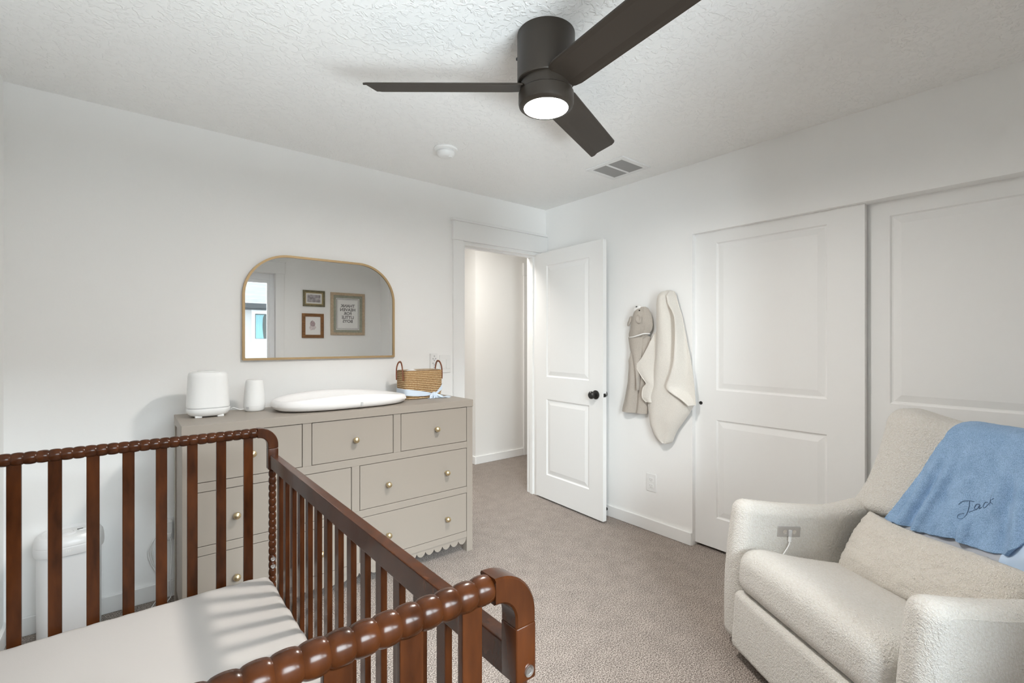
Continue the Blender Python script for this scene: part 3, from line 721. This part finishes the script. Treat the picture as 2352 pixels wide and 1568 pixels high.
for sg, xp in ((1, .4005), (-1, -.3185)):
    obj('side_rail', newbox((xp-.0125, cyN+.014, .860), (xp+.0125, cyF-.014, .906), .0028, 2), 'wood', cr_)
    obj('bottom_rail', newbox((xp-.0115, cyN+.012, .235), (xp+.0115, cyF-.012, .285), .003), 'wood', cr_)
    for k in range(15):
        ys = (cyN+cyF)/2+(k-7)*.0822
        obj('slat', newbox((xp-.007, ys-.0145, .278), (xp+.007, ys+.0145, .865), .0025, 2), 'wood', cr_)
obj('mattress_board', newbox((cx0+.04, cyN+.02, .325), (cx1-.04, cyF-.02, .345)), 'wood', cr_)
bm = bmesh.new()
def matf(p):
    t = sm((p.z-.36)/.12); n = noise.noise(V(p.x*4, p.y*4, 0))*.004*t
    # fitted sheet: pulled-in corners, faint ripples along the edge
    ex = min(p.x-(cx0+.030), cx1-.030-p.x); ey = min(p.y-(cyN+.018), cyF-.014-p.y)
    w = math.exp(-max(0, min(ex, ey))/.03); n2 = .0025*noise.noise(V(p.x*30, p.y*30, p.z*10))*w
    cz = .006*math.exp(-(max(ex, 0)+max(ey, 0))/.05)*t
    return V(p.x+n2, p.y+n2, p.z+n+n2-cz)
rbox(bm, (cx0+.028, cyN+.016, .346), (cx1-.028, cyF-.012, .493), .024, .010, matf)
tag(obj('crib_mattress', bm, 'sheet', None, 80), 'crib mattress in a plain off-white fitted sheet inside the brown crib', 'mattress')

# diaper pail behind the crib
px_, py_ = -.199, 2.862
pl = thing('diaper_pail', 'white oval diaper pail standing on the carpet behind the crib', 'diaper pail', (px_, py_, 0), math.radians(4))
Mq = Matrix.Translation((px_, py_, 0)) @ Matrix.Rotation(math.radians(4), 4, 'Z')
def qr(a, b, z, n=2.5): return [Mq @ V(u, v, z if not callable(z) else z(u, v)) for u, v in superell(a, b, n, 72)]
bm = bmesh.new(); loft(bm, [qr(.101, .087, .002), qr(.105, .091, .008), qr(.106, .092, .20), qr(.106, .092, .395)]); obj('body', bm, 'pail_white', pl)
bm = bmesh.new(); loft(bm, [qr(.107, .093, .388), qr(.114, .101, .392), qr(.116, .104, .405), qr(.116, .104, .425), qr(.1145, .102, .428), qr(.1145, .102, .431), qr(.1155, .103, .434), qr(.112, .099, .452), qr(.101, .089, .468), qr(.088, .076, .472), qr(.081, .069, .467), qr(.078, .066, .462), qr(.05, .04, .463)]); obj('lid', bm, 'pail_white', pl)
bm = bmesh.new(); loft(bm, [[Mq @ V(-.012+u, -.018+v, z) for u, v in superell(r, r*.9, 2, 32)] for r, z in ((.034, .461), (.034, .468), (.031, .4705), (.026, .471), (.024, .4685), (.022, .4685), (.0215, .472), (.018, .4735))]); obj('lock_knob', bm, 'pail_white', pl)
bm = bmesh.new(); b = bmesh.new(); box(b, (.030, -.006, .461), (.078, .006, .468), .002, 1); b.transform(Mq); me = bpy.data.meshes.new('x'); b.to_mesh(me); b.free(); bm.from_mesh(me); obj('slide_arm', bm, 'pail_white', pl)
bm = bmesh.new(); box(bm, (.024, -.002, .4675), (.044, .003, .4695)); bm.transform(Mq); obj('slot', bm, 'slot_dark', pl)
bm = bmesh.new()
for k, hh in enumerate((.011, .008, .008, .012)):
    box(bm, (-.012+k*.0062, -.1052, .4085), (-.0085+k*.0062, -.1030, .4085+hh))
bm.transform(Mq); obj('lid_mark', bm, 'paper', pl, label='tiny white lettering')
bm = bmesh.new(); lathe(bm, [(.0075, 0), (.0115, .0), (.0115, .0015), (.0075, .0015)], (-.035, 0, .363), 'y', 24)
for v in bm.verts: v.co.y = -.0925-v.co.y
bm.transform(Mq); obj('emblem', bm, 'paper', pl, label='small round white emblem')

# ------------------------------------------------------------------ towels on the east wall
def towel_sheet(bm, rows, prof, th=.007, nu=40, nv=120):
    """rows: (z, y_left, y_right); prof(u, z) -> distance from the wall; u 0 = left (far) edge"""
    tl = [(-r[0], r[1]) for r in rows]; tr = [(-r[0], r[2]) for r in rows]; z0, z1 = rows[0][0], rows[-1][0]
    def f(u, v):
        z = z0+(z1-z0)*v; a = interp(tl, -z); b = interp(tr, -z)
        y = a+(b-a)*u; x = XE-prof(u, z); n = .004*noise.noise(V(y*14, z*9, 3))
        return V(x+n, y, z)
    sheet(bm, nu, nv, f, th)
bm = bmesh.new()
# central fold hanging from the hook
rows = [(1.640, 1.800, 1.775), (1.634, 1.832, 1.748), (1.612, 1.848, 1.730), (1.57, 1.858, 1.722), (1.375, 1.866, 1.712), (1.2, 1.876, 1.690), (1.0, 1.905, 1.650), (.93, 1.948, 1.615), (.90, 1.945, 1.604), (.85, 1.938, 1.632), (.80, 1.931, 1.668), (.74, 1.922, 1.712), (.69, 1.898, 1.738), (.655, 1.862, 1.752), (.640, 1.835, 1.765), (.634, 1.815, 1.782)]
def pc(u, z):
    w = math.sin(PI*min(max(u, 0), 1))**.6; k = interp([(.63, .040), (.8, .058), (1.3, .072), (1.55, .088), (1.60, .084), (1.62, .070), (1.634, .045), (1.64, .012)], z)
    return .022+k*w+.006*math.sin(u*9)*sm((1.4-z)/.3)
towel_sheet(bm, rows, pc)
# left flap, falling in front of the bear towel
rows = [(1.42, 1.850, 1.80), (1.375, 1.868, 1.78), (1.33, 1.888, 1.78), (1.28, 1.912, 1.78), (1.20, 1.955, 1.78), (1.16, 1.990, 1.78), (1.137, 2.004, 1.78), (1.11, 1.996, 1.78), (1.065, 1.960, 1.78), (1.02, 1.925, 1.78), (.985, 1.950, 1.78), (.95, 1.960, 1.79), (.925, 1.955, 1.80), (.895, 1.925, 1.82)]
towel_sheet(bm, rows, lambda u, z: interp([(1.15, .070), (1.30, .055), (1.42, .020)], z)+.004*math.sin(u*8+z*6)-.02*sm((u-.35)/.5), .006)
# right flap, overlapping the fold
rows = [(1.628, 1.750, 1.728), (1.60, 1.746, 1.716), (1.55, 1.735, 1.702), (1.50, 1.702, 1.685), (1.46, 1.686, 1.672), (1.40, 1.681, 1.660), (1.30, 1.683, 1.640), (1.20, 1.689, 1.618), (1.12, 1.706, 1.605), (1.06, 1.730, 1.597), (1.035, 1.742, 1.594), (1.015, 1.746, 1.591), (.99, 1.735, 1.588), (.97, 1.704, 1.586), (.945, 1.655, 1.583), (.92, 1.615, 1.581), (.905, 1.595, 1.581)]
towel_sheet(bm, rows, lambda u, z: .030+.068*(1-sm(u))*interp([(.9, .9), (1.1, 1.05), (1.56, 1.06), (1.60, 1.0), (1.628, .45)], z)+.010*math.sin(u*7+1), .006, 24)
ct = obj('hooded_towel', bm, 'cream_terry', None, 80); tag(ct, 'cream hooded bath towel hanging nearest the closet door', 'towel')
bm = bmesh.new()
def hem(pts, r=.0032): tube(bm, catmull(pts, 6), r, 8)
hem([(XE-.105, 1.737, 1.55), (XE-.108, 1.703, 1.50), (XE-.107, 1.687, 1.46), (XE-.106, 1.684, 1.3), (XE-.107, 1.690, 1.2), (XE-.108, 1.707, 1.12), (XE-.106, 1.731, 1.06), (XE-.104, 1.747, 1.015), (XE-.103, 1.735, .99), (XE-.098, 1.685, .958), (XE-.085, 1.63, .926), (XE-.06, 1.597, .905)])
hem([(XE-.046, 1.876, 1.36), (XE-.066, 1.957, 1.20), (XE-.072, 2.004, 1.137), (XE-.072, 1.962, 1.065), (XE-.070, 1.927, 1.02), (XE-.072, 1.952, .985), (XE-.072, 1.957, .925), (XE-.070, 1.926, .893)])
obj('hem', bm, 'cream_hem', ct, 60)
# taupe bear towel
bm = bmesh.new()
rows = [(1.340, 2.092, 1.925), (1.30, 2.082, 1.915), (1.256, 2.068, 1.905), (1.20, 2.082, 1.908), (1.17, 2.095, 1.915), (1.13, 2.094, 1.925), (1.10, 2.098, 1.93), (1.02, 2.106, 1.94), (.945, 2.126, 1.945), (.88, 2.140, 1.945), (.83, 2.153, 1.945), (.805, 2.156, 1.95)]
def pt_(u, z):
    op = sm((1.33-z)/.25); e = sm(u/.08)*(.45+.55*sm((1.02-u)/.55))
    return .010+.046*e+.010*op*math.sin(u*12+2.2*math.sin(z*5))*e-.016*op*math.exp(-((u-.58)/.07)**2)
towel_sheet(bm, rows, pt_, .006, 60, 60)
rows = [(1.335, 2.085, 1.968), (1.25, 2.070, 1.972), (1.17, 2.045, 1.980), (1.07, 2.015, 1.990), (.99, 2.003, 1.995), (.97, 2.001, 1.997)]
towel_sheet(bm, rows, lambda u, z: .050+.024*math.sin(PI*min(max(u, .02), .98))**.7, .006, 26, 40)
tb = obj('hooded_towel', bm, 'taupe_terry', None, 80); tag(tb, 'taupe hooded bath towel with a bear face on its hood', 'towel')
bm = bmesh.new()
rows = [(1.540, 1.985, 1.955), (1.530, 2.015, 1.935), (1.505, 2.045, 1.918), (1.47, 2.062, 1.905), (1.42, 2.076, 1.898), (1.39, 2.084, 1.905), (1.36, 2.096, 1.928), (1.342, 2.096, 1.945), (1.328, 2.088, 1.952)]
towel_sheet(bm, rows, lambda u, z: .020+interp([(1.33, .052), (1.38, .070), (1.44, .082), (1.51, .074), (1.54, .05)], z)*math.sin(PI*min(max(u, .02), .98))**.6-.009*math.exp(-((u-.74)/.06)**2)+.006*noise.noise(V(u*5, z*14, 1)), .008, 36, 36); hd = obj('hood', bm, 'taupe_terry', tb, 80)
EAR = [(0, -.009), (.016, -.009), (.023, -.007), (.027, -.002), (.026, .004), (.021, .008), (.014, .006), (.008, .003), (0, .002)]
def ear(c, rz, ry, sy, sz):
    bm = bmesh.new(); lathe(bm, EAR, axis='x', seg=28)
    bm.transform(Matrix.Translation(c) @ Matrix.Rotation(math.radians(rz), 4, 'Z') @ Matrix.Rotation(math.radians(ry), 4, 'Y') @ Matrix.Diagonal((1, sy, sz, 1)))
    for v in bm.verts: v.co += V(1, 1, 1)*.004*noise.noise(v.co*45)
    obj('ear', bm, 'taupe_terry', tb, 60)
ear((XE-.103, 1.962, 1.458), 186, -10, .85, 1.2); ear((XE-.060, 2.070, 1.448), 135, -18, 1.1, 1.45)
bm = bmesh.new(); rbox(bm, (-.022, -.031, -.010), (.022, .031, .012), .0098, .006); bm.transform(Matrix.Translation((XE-.062, 1.996, 1.531)) @ Matrix.Rotation(math.radians(-24), 4, 'X')); mz = obj('muzzle', bm, 'white_terry', tb, 80)
bm = bmesh.new(); rbox(bm, (-.006, -.007, -.005), (.006, .007, .005), .0048, .0035); bm.transform(Matrix.Translation((XE-.078, 1.998, 1.544))); obj('nose', bm, 'matt_black', mz)
bm = bmesh.new(); rbox(bm, (-.004, -.0055, -.0055), (.004, .0055, .0055), .0038, .003); bm.transform(Matrix.Translation((XE-.0925, 1.965, 1.516))); obj('eye', bm, 'matt_black', hd)
bm = bmesh.new(); tube(bm, catmull([(XE-.03, 2.092, 1.336), (XE-.068, 2.065, 1.334), (XE-.086, 2.02, 1.337), (XE-.086, 1.98, 1.347), (XE-.068, 1.945, 1.358), (XE-.03, 1.925, 1.358)], 6), .0042, 8); obj('trim_band', bm, 'white_terry', tb, 60)

# ------------------------------------------------------------------ recliner
bv = V(.857, -.516, 0).normalized(); wv = V(-.516, -.857, 0).normalized()
L0 = V(2.062, .992, 0)-bv*.010
TA = math.radians(4.3); CT, STh = math.cos(TA), math.sin(TA); S0 = -.042
def plain(s, b, z): return L0+bv*s+wv*b+V(0, 0, z)
def chair(s, b, z):
    """s back from the arm fronts, b across from the far arm, z up; the chair tips back a little"""
    s += S0; s2 = .35+(s-.35)*CT+(z-.05)*STh; z2 = .05+(z-.05)*CT-(s-.35)*STh
    return plain(s2, b, max(z2, .03))
B0, B1 = -.030, .868; BC = (B0+B1)/2
rc = thing('recliner_chair', 'cream boucle recliner armchair in front of the white closet doors', 'armchair', plain(.4, BC, 0), math.atan2(bv.y, bv.x))
def nubs(bm, amp=.0013, sc=170):
    bm.normal_update()
    d = [(v, v.normal.copy()) for v in bm.verts]
    for v, n in d:
        q = v.co*sc; v.co += n*(amp*noise.noise(q)+amp*.6*noise.noise(q*2.1))
for b0, b1 in ((B0, B0+.106), (B1-.106, B1)):
    bm = bmesh.new()
    def fa_(p):
        s, b, z = p.x, p.y, p.z
        k = sm((z-.35)/.25)
        z -= k*.018*math.sin(PI*min(max(s/.70, 0), 1))            # saddle in the arm top
        z += k*.026*sm((s-.42)/.2)
        s -= .02*math.sin(PI*z/.62)                               # gently bowed front
        return chair(s, b, z)
    rbox(bm, (0, b0, .0), (.80, b1, .600), .046, .0068, fa_); nubs(bm)
    obj('armrest', bm, 'boucle', rc, 80)
bm = bmesh.new(); s0, s1 = B0+.110, B1-.110
def fs_(p):
    s, b, z = p.x, p.y, p.z; cb = 1-((b-BC)/.34)**2; k = sm((z-.26)/.14)
    return chair(s, b, z+k*(.012*cb+.012*math.exp(-((s-.05)/.12)**2)-.11*max(0, s-.06)))
rbox(bm, (-.035, s0, .245), (.62, s1, .412), .062, .0085, fs_); nubs(bm); obj('seat_cushion', bm, 'boucle', rc, 80)
bm = bmesh.new(); rbox(bm, (-.032, s0+.001, .012), (.07, s1-.001, .246), .026, .0085, lambda p: chair(p.x, p.y, p.z)); nubs(bm); obj('footrest', bm, 'boucle', rc, 80)
ZB0, ZB1 = .560, 1.010
def backs(b, z):
    e = abs(b-BC)/(B1-BC); h = z-ZB0
    return .596+h*.345-.048*sm((e-.30)/.45)+.010*math.sin(PI*min(max(h/.45, 0), 1))
def bdrop(b): return .036*(1-sm((abs(b-BC)/(B1-BC)-.35)/.5))      # the middle of the back is lower than its wings
bm = bmesh.new()
rbox(bm, (0, B0, ZB0), (.165, B1, ZB1), .056, .007, lambda p: plain(backs(p.y, p.z)+p.x, BC+(p.y-BC)*(1-.155*(1-math.exp(-max(0, p.z-ZB0)/.085))), p.z-bdrop(p.y)*sm((p.z-ZB0)/.45))); nubs(bm); obj('backrest', bm, 'boucle', rc, 80)
bm = bmesh.new(); rbox(bm, (.615, B0+.115, .12), (.74, B1-.115, .60), .03, .03, lambda p: plain(p.x, p.y, p.z)); rbox(bm, (.10, B0+.13, .05), (.66, B1-.13, .24), .03, .03, lambda p: chair(p.x, p.y, p.z)); obj('inner_frame', bm, 'boucle', rc, 80)
bm = bmesh.new(); c0 = plain(.38, BC, 0); lathe(bm, [(0, 0), (.27, 0), (.275, .008), (.275, .022), (.26, .028), (.06, .034), (.06, .10), (0, .10)], (c0.x, c0.y, 0), seg=48); obj('swivel_base', bm, 'matt_black', rc)
bm = bmesh.new(); P = [chair(.028, B1-.004, z) for z in (.03, .2, .4, .5, .55)]+[chair(.06, B1-.004, .568), chair(.2, B1-.004, .560), chair(.4, B1-.004, .556), chair(.6, B1-.004, .568)]
tube(bm, catmull(P, 5), .0028, 8); obj('seam', bm, 'boucle', rc)
# metal plate with two buttons and a charging socket, inner side of the far arm
def plate(u, v, d):
    e1 = (bv*CT-V(0, 0, STh)).normalized(); e2 = e1.cross(wv)
    if e2.z < 0: e2 = -e2
    return plain(.203, B0+.107, .4955)+e1*u+e2*v+wv*d
bm = newbox((-.053, -.022, -.004), (.053, .022, .004), .0035, 3)
for v in bm.verts: v.co = plate(*v.co)
up = obj('usb_plate', bm, 'usb_plate', rc)
for u in (-.022, .022):
    bm = bmesh.new(); lathe(bm, [(0, 0), (.0075, 0), (.0085, .001), (.0098, .001), (.0098, -.002)], axis='z', seg=24)
    for v in bm.verts: v.co = plate(v.co.x+u, v.co.y, v.co.z+.0042)
    obj('button', bm, 'steel', up)
# charging cable
cb = thing('charging_cable', 'white charging cable plugged into the metal plate on the chair arm', 'cable', plate(0, 0, 0))
bm = newbox((-.006, -.018, .004), (.006, .010, .013), .002, 2)
for v in bm.verts: v.co = plate(*v.co)
obj('usb_plug', bm, 'plastic_grey', cb)
bm = newbox((-.0055, -.040, .0045), (.0055, -.018, .0125), .002, 2)
for v in bm.verts: v.co = plate(*v.co)
obj('plug_sleeve', bm, 'plastic_white', cb)
bm = bmesh.new(); tube(bm, catmull([plate(0, -.038, .0085), plate(-.004, -.055, .010), plate(-.022, -.082, .012), plate(-.040, -.108, .010), plate(-.044, -.125, .006)], 6), .0022, 8); obj('cord', bm, 'cord_white', cb)
# lumbar pillow leaning on the back
bm = bmesh.new(); pw, ph, pt = .296, .137, .060
def pil(side):
    def f(u, v):
        a = 2*u-1; c = 2*v-1
        ex = a*(1-.04*(c*c)); ey = c*(1-.09*(1-a*a))
        t = max(0, (1-a**4)*(1-c**4))**.5
        t = t*.8+.2*max(0, (1-a*a)*(1-c*c))
        wr = .010*noise.noise(V(a*3, c*3, 5))+.004*noise.noise(V(a*11, c*9, 9))
        edge = .005*noise.noise(V(a*14, c*14, 2))
        X = ex*pw+edge; Y = ey*ph+edge*.8+.006*math.sin(a*3)*abs(c); Z = side*(pt*t+wr*t)
        th = math.radians(33); s = .455+Y*math.sin(th)-Z*math.cos(th); z = .478+Y*math.cos(th)+Z*math.sin(th)
        return plain(s, .425+X, z)
    return f
sheet(bm, 90, 46, pil(1)); sheet(bm, 90, 46, pil(-1)); bmesh.ops.remove_doubles(bm, verts=bm.verts, dist=2e-4); nubs(bm, .0012, 110)
tag(obj('lumbar_pillow', bm, 'boucle_pillow', None, 80), 'oblong cream boucle lumbar pillow leaning on the recliner back', 'pillow')
# plush blanket over the back
ZF = .918
def drape(b, z, d): return plain(backs(b, z)-d, b, z)
def over(b, t, d, z0):
    """t 0..1 from the lower edge z0 to the shoulder of the back, 1..1.35 over the crest and down behind"""
    if t <= 1: return drape(b, z0+(ZF-z0)*t, d)
    a = (t-1)/.35; rx = .0825
    if a < .55:
        th = a/.55*PI; return plain(backs(b, ZF)+rx-(rx+d)*math.cos(th), b, ZF+(.056+d)*math.sin(th))
    k = (a-.55)/.45; return plain(backs(b, ZF)+2*rx+d+.0-.05*k, b, ZF-.20*k)
bl = thing('baby_blanket', 'blue plush baby blanket draped over the recliner back with a stitched name', 'blanket', plain(.65, .45, .55), math.atan2(bv.y, bv.x))
def bdisp(b, t):
    """folds of the plush: soft ridges running down, gathered towards the lower edge"""
    k = sm((1.05-t)*1.4)
    def ridge(c0, c1, w, a): return a*math.exp(-((b-(c0+(c1-c0)*t))/w)**2)
    d = .018+k*(ridge(.235, .31, .013, .015)+ridge(.292, .36, .013, .017)-ridge(.263, .335, .012, .008)-ridge(.33, .38, .014, .006)+ridge(.40, .43, .03, .010)+ridge(.455, .455, .013, .017)*sm((.35-t)*4)+ridge(.53, .51, .017, .018)*sm((t-.25)*4)+ridge(.61, .56, .016, .015)-ridge(.57, .53, .014, .008)+ridge(.67, .60, .015, .012))
    d += .006*noise.noise(V(b*16, t*3.5, 0))+.0035*noise.noise(V(b*38, t*9, 4))*k
    return d if t <= 1 else .012+.25*(d-.012)
def bpos(u, v, ex=0):
    t = v*1.35
    bl_ = interp([(0, .176), (.25, .206), (.5, .235), (.8, .266), (.95, .285), (1.04, .302), (1.12, .33), (1.35, .38)], t); br_ = interp([(0, .592), (.25, .650), (.5, .70), (.8, .735), (1.35, .76)], t)
    b = bl_+(br_-bl_)*u; z0 = .556+.092*(b-.152)+.005*math.sin(u*13)+.004*noise.noise(V(u*9, 0, 1))
    return over(b, t, bdisp(b, t)+ex, z0)
bm = bmesh.new(); sheet(bm, 130, 150, bpos, .010)
nubs(bm, .0013, 160); bp_o = obj('plush_face', bm, 'plush', bl, 80)
bm = bmesh.new()
sheet(bm, 60, 8, lambda u, v: drape(.190+.400*u, .520+.07*v+.035*u, .010+.003*math.sin(u*17)), .004); obj('lining', bm, 'lining', bl, 80, label='grey smooth lining strip')
bm = bmesh.new()
sheet(bm, 24, 24, lambda u, v: drape(.572+.20*u, .490+(.13+.12*u)*v, .013+.005*math.sin(u*9+v*5)+.004*math.sin(v*11)), .004); obj('satin_corner', bm, 'satin', bl, 80, label='pale blue satin corner turned out')
# stitched script
bm = bmesh.new()
def on_plush(b, z):
    best = None; z0 = .556+.092*(b-.152); t = (z-z0)/(ZF-z0)
    return over(b, t, bdisp(b, t)+.0062, z0)
def stitch(pts): tube(bm, [on_plush(p.x, p.y) for p in catmull([(b, z, 0) for b, z in pts], 7)], .0012, 6)
ox, oz = .452, .702
S = [[(-.044, .016), (-.034, .028), (-.016, .031), (.002, .027)], [(-.013, .030), (-.009, .008), (-.009, -.022), (-.018, -.037), (-.032, -.034), (-.034, -.022), (-.018, -.016)],
     [(-.004, -.012), (.008, -.006), (.020, .002)],
     [(.026, .018), (.014, .018), (.010, .004), (.020, .000), (.027, .016), (.028, .002), (.036, .008)],
     [(.056, .026), (.044, .026), (.040, .012), (.048, .006), (.058, .016), (.064, .024)],
     [(.066, .052), (.067, .034), (.070, .016)], [(.082, .042), (.070, .030), (.084, .022)]]
for st_ in S: stitch([(ox+u*.82, oz+v*.95+u*.25) for u, v in st_])
obj('stitched_name', bm, 'stitch', bp_o, 80, label='dark blue stitched script')

# ------------------------------------------------------------------ pictures on the south wall (seen in the mirror)
def pic(name, label, x0, x1, z0, z1, layers, tilt=0):
    """layers: (part, inset from outer, inset to, depth, material)"""
    t = thing(name, label, 'picture', ((x0+x1)/2, YS, z0), 0, None)
    for nm, a, b, d, mt in layers:
        bm = bmesh.new()
        if b is None: box(bm, (x0+a, YS+.002, z0+a), (x1-a, YS+d, z1-a))
        else:
            for lo, hi in (((x0+a, z0+a), (x1-a, z0+b)), ((x0+a, z1-b), (x1-a, z1-a)), ((x0+a, z0+b), (x0+b, z1-b)), ((x1-b, z0+b), (x1-a, z1-b))):
                box(bm, (lo[0], YS, lo[1]), (hi[0], YS+d, hi[1]), .0008, 1)
        obj(nm, bm, mt, t)
    return t
p3 = pic('picture_frame', 'large tan and sage framed lettered print, seen in the mirror', 2.104, 2.569, 1.392, 1.964, [('frame', 0, .036, .022, 'frame_tan'), ('inner_frame', .036, .070, .017, 'frame_sage'), ('paper', .068, None, .006, 'paper')])
bm = bmesh.new()
def ringr(bm, x0, x1, z0, z1, w, r, y0, y1):
    def ol(i):
        P = []; rr_ = max(r-i, .001)
        for cx, cz, a in ((x1-r, z0+r, -PI/2), (x1-r, z1-r, 0), (x0+r, z1-r, PI/2), (x0+r, z0+r, PI)):
            for k in range(7): P.append((cx+rr_*math.cos(a+k*PI/12), cz+rr_*math.sin(a+k*PI/12)))
        return P
    A, Bq = ol(0), ol(w); n = len(A)
    va = [bm.verts.new((x, y1, z)) for x, z in A]; vb = [bm.verts.new((x, y1, z)) for x, z in Bq]; vc = [bm.verts.new((x, y0, z)) for x, z in A]; vd = [bm.verts.new((x, y0, z)) for x, z in Bq]
    for k in range(n):
        j = (k+1) % n; bm.faces.new((va[k], va[j], vb[j], vb[k])); bm.faces.new((va[k], va[j], vc[j], vc[k])); bm.faces.new((vb[k], vb[j], vd[j], vd[k]))
ringr(bm, 2.186, 2.487, 1.474, 1.882, .006, .006, YS+.006, YS+.0072); ringr(bm, 2.201, 2.472, 1.489, 1.867, .0035, .002, YS+.006, YS+.0072)
obj('printed_border', bm, 'ink', p3, None)
tf = lambda x, y, z: V(2.3365-x, YS+.0066+z, 1.683+y)
bm = text_bm('THANK\nHEAVEN\nFOR\nLITTLE\nBOYS', .0565, tf, .0005, .0012)
obj('printed_words', bm, 'ink', p3, None)
p1 = pic('picture_frame', 'small olive framed landscape photo, seen in the mirror above the portrait', 1.754, 2.028, 1.762, 1.970, [('frame', 0, .024, .022, 'frame_olive'), ('gold_lip', .024, .037, .017, 'frame_gold'), ('mat_board', .036, None, .008, 'paper'), ('photo', .055, None, .0095, 'photo_grey')])
p2 = pic('picture_frame', 'small brown wooden framed baby portrait, seen in the mirror', 1.742, 2.014, 1.352, 1.669, [('frame', 0, .040, .020, 'frame_oak'), ('print', .038, None, .007, 'paper')])
bm = bmesh.new()
def blob(pts, y): prism(bm, pts, lambda u, v, t: V(1.878-u, t, 1.51+v), YS+.0065, y)
blob([(-.018, .055), (-.03, .03), (-.026, .0), (.0, -.012), (.03, .0), (.036, .03), (.026, .055), (.006, .07)], YS+.0078); obj('sketched_head', bm, 'photo_mauve', p2, None)
bm = bmesh.new(); blob([(-.045, -.02), (-.03, -.002), (.0, -.012), (.035, .0), (.045, -.025), (.03, -.06), (-.02, -.05)], YS+.0074); obj('sketched_bonnet', bm, 'photo_pale', p2, None)

# ------------------------------------------------------------------ the house next door (seen in the mirror)
HYn = -9.0
ho = thing('neighbor_house', 'white house next door with grey roof, seen through the window in the mirror', 'house', (3.0, HYn-2, -3))
obj('wall', newbox((-5, HYn-6, -3), (11, HYn, 2.25)), 'siding', ho)
bm = bmesh.new(); prism(bm, [(HYn+.42, 2.36), (HYn-5, 5.1), (HYn-5, 4.9), (HYn+.42, 2.26)], lambda u, v, t: V(t, u, v), -5.4, 11.4); obj('roof', bm, 'shingle', ho, None)
bm = bmesh.new(); box(bm, (-5.4, HYn+.40, 2.215), (11.4, HYn+.50, 2.36), .02); box(bm, (-5.4, HYn, 2.19), (11.4, HYn+.42, 2.225)); obj('gutter', bm, 'soffit', ho)
bm = bmesh.new(); hx0, hx1, hz0, hz1 = 2.79, 3.75, 1.38, 2.09
for lo, hi in (((hx0-.09, hz0-.10), (hx1+.09, hz0)), ((hx0-.09, hz1), (hx1+.09, hz1+.10)), ((hx0-.09, hz0), (hx0, hz1)), ((hx1, hz0), (hx1+.09, hz1))): box(bm, (lo[0], HYn-.02, lo[1]), (hi[0], HYn+.03, hi[1]))
hw_ = obj('window', bm, 'vinyl', ho)
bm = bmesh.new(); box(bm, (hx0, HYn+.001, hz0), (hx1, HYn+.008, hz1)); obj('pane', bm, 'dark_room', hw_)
bm = bmesh.new()
def cu_(u, v): return V(hx0+.02+(.20-.03*math.sin(v*PI*.9)+.02*(v > .9))*u, HYn+.018+.006*math.sin(u*22), hz0+.01+(hz1-hz0-.04)*v)
sheet(bm, 40, 10, cu_, .003); obj('curtain', bm, 'curtain', hw_, 60)

# ------------------------------------------------------------------ light
wd = bpy.data.worlds.new('sky'); SC.world = wd; wd.use_nodes = True
bg = wd.node_tree.nodes['Background']; bg.inputs[0].default_value = (.88, .945, 1, 1)
N = wd.node_tree.nodes; L = wd.node_tree.links                       # bright southern sky, dimmer northern half
tc = N.new('ShaderNodeTexCoord'); sp = N.new('ShaderNodeSeparateXYZ'); mr = N.new('ShaderNodeMapRange')
mr.interpolation_type = 'SMOOTHSTEP'; mr.inputs['From Min'].default_value = .05; mr.inputs['From Max'].default_value = -.35
mr.inputs['To Min'].default_value = 2.2; mr.inputs['To Max'].default_value = 37.0
L.new(tc.outputs['Generated'], sp.inputs[0]); L.new(sp.outputs['Y'], mr.inputs['Value']); L.new(mr.outputs['Result'], bg.inputs[1])
def area(name, loc, rot, sx, sy, e, col=(1, 1, 1), portal=False):
    l = bpy.data.lights.new(name, 'AREA'); l.shape = 'RECTANGLE'; l.size = sx; l.size_y = sy; l.energy = e; l.color = col
    if portal: l.cycles.is_portal = True
    o = bpy.data.objects.new(name, l); o.location = loc; o.rotation_euler = rot; COL.objects.link(o); return o
area('window_portal', ((WX0+WX1)/2, YS-T-.01, (WZ0+WZ1)/2), (PI/2, 0, 0), WX1-WX0, WZ1-WZ0, 1, portal=True)
area('hall_lamp', (2.22, 3.40, H-.03), (0, 0, 0), .5, .5, 17, (1, .965, .92))

cam = bpy.data.cameras.new('camera'); co = bpy.data.objects.new('camera', cam); COL.objects.link(co)
cam.sensor_width = 36; cam.lens = 1089/2352*36; cam.clip_start = .02
co.location = (0, 0, 1.305); co.rotation_euler = (PI/2, 0, math.atan2(1344, 1089.4)-PI/2)
SC.camera = co
SC.view_settings.view_transform = 'Standard'; SC.view_settings.look = 'None'; SC.view_settings.gamma = 1; SC.view_settings.exposure = .38
try: SC.view_settings.use_curve_mapping = False
except Exception: pass
cy = SC.cycles; cy.use_denoising = True; cy.max_bounces = 12; cy.diffuse_bounces = 8; cy.glossy_bounces = 4; cy.transparent_max_bounces = 8; cy.sample_clamp_indirect = 6; cy.caustics_reflective = False; cy.caustics_refractive = False
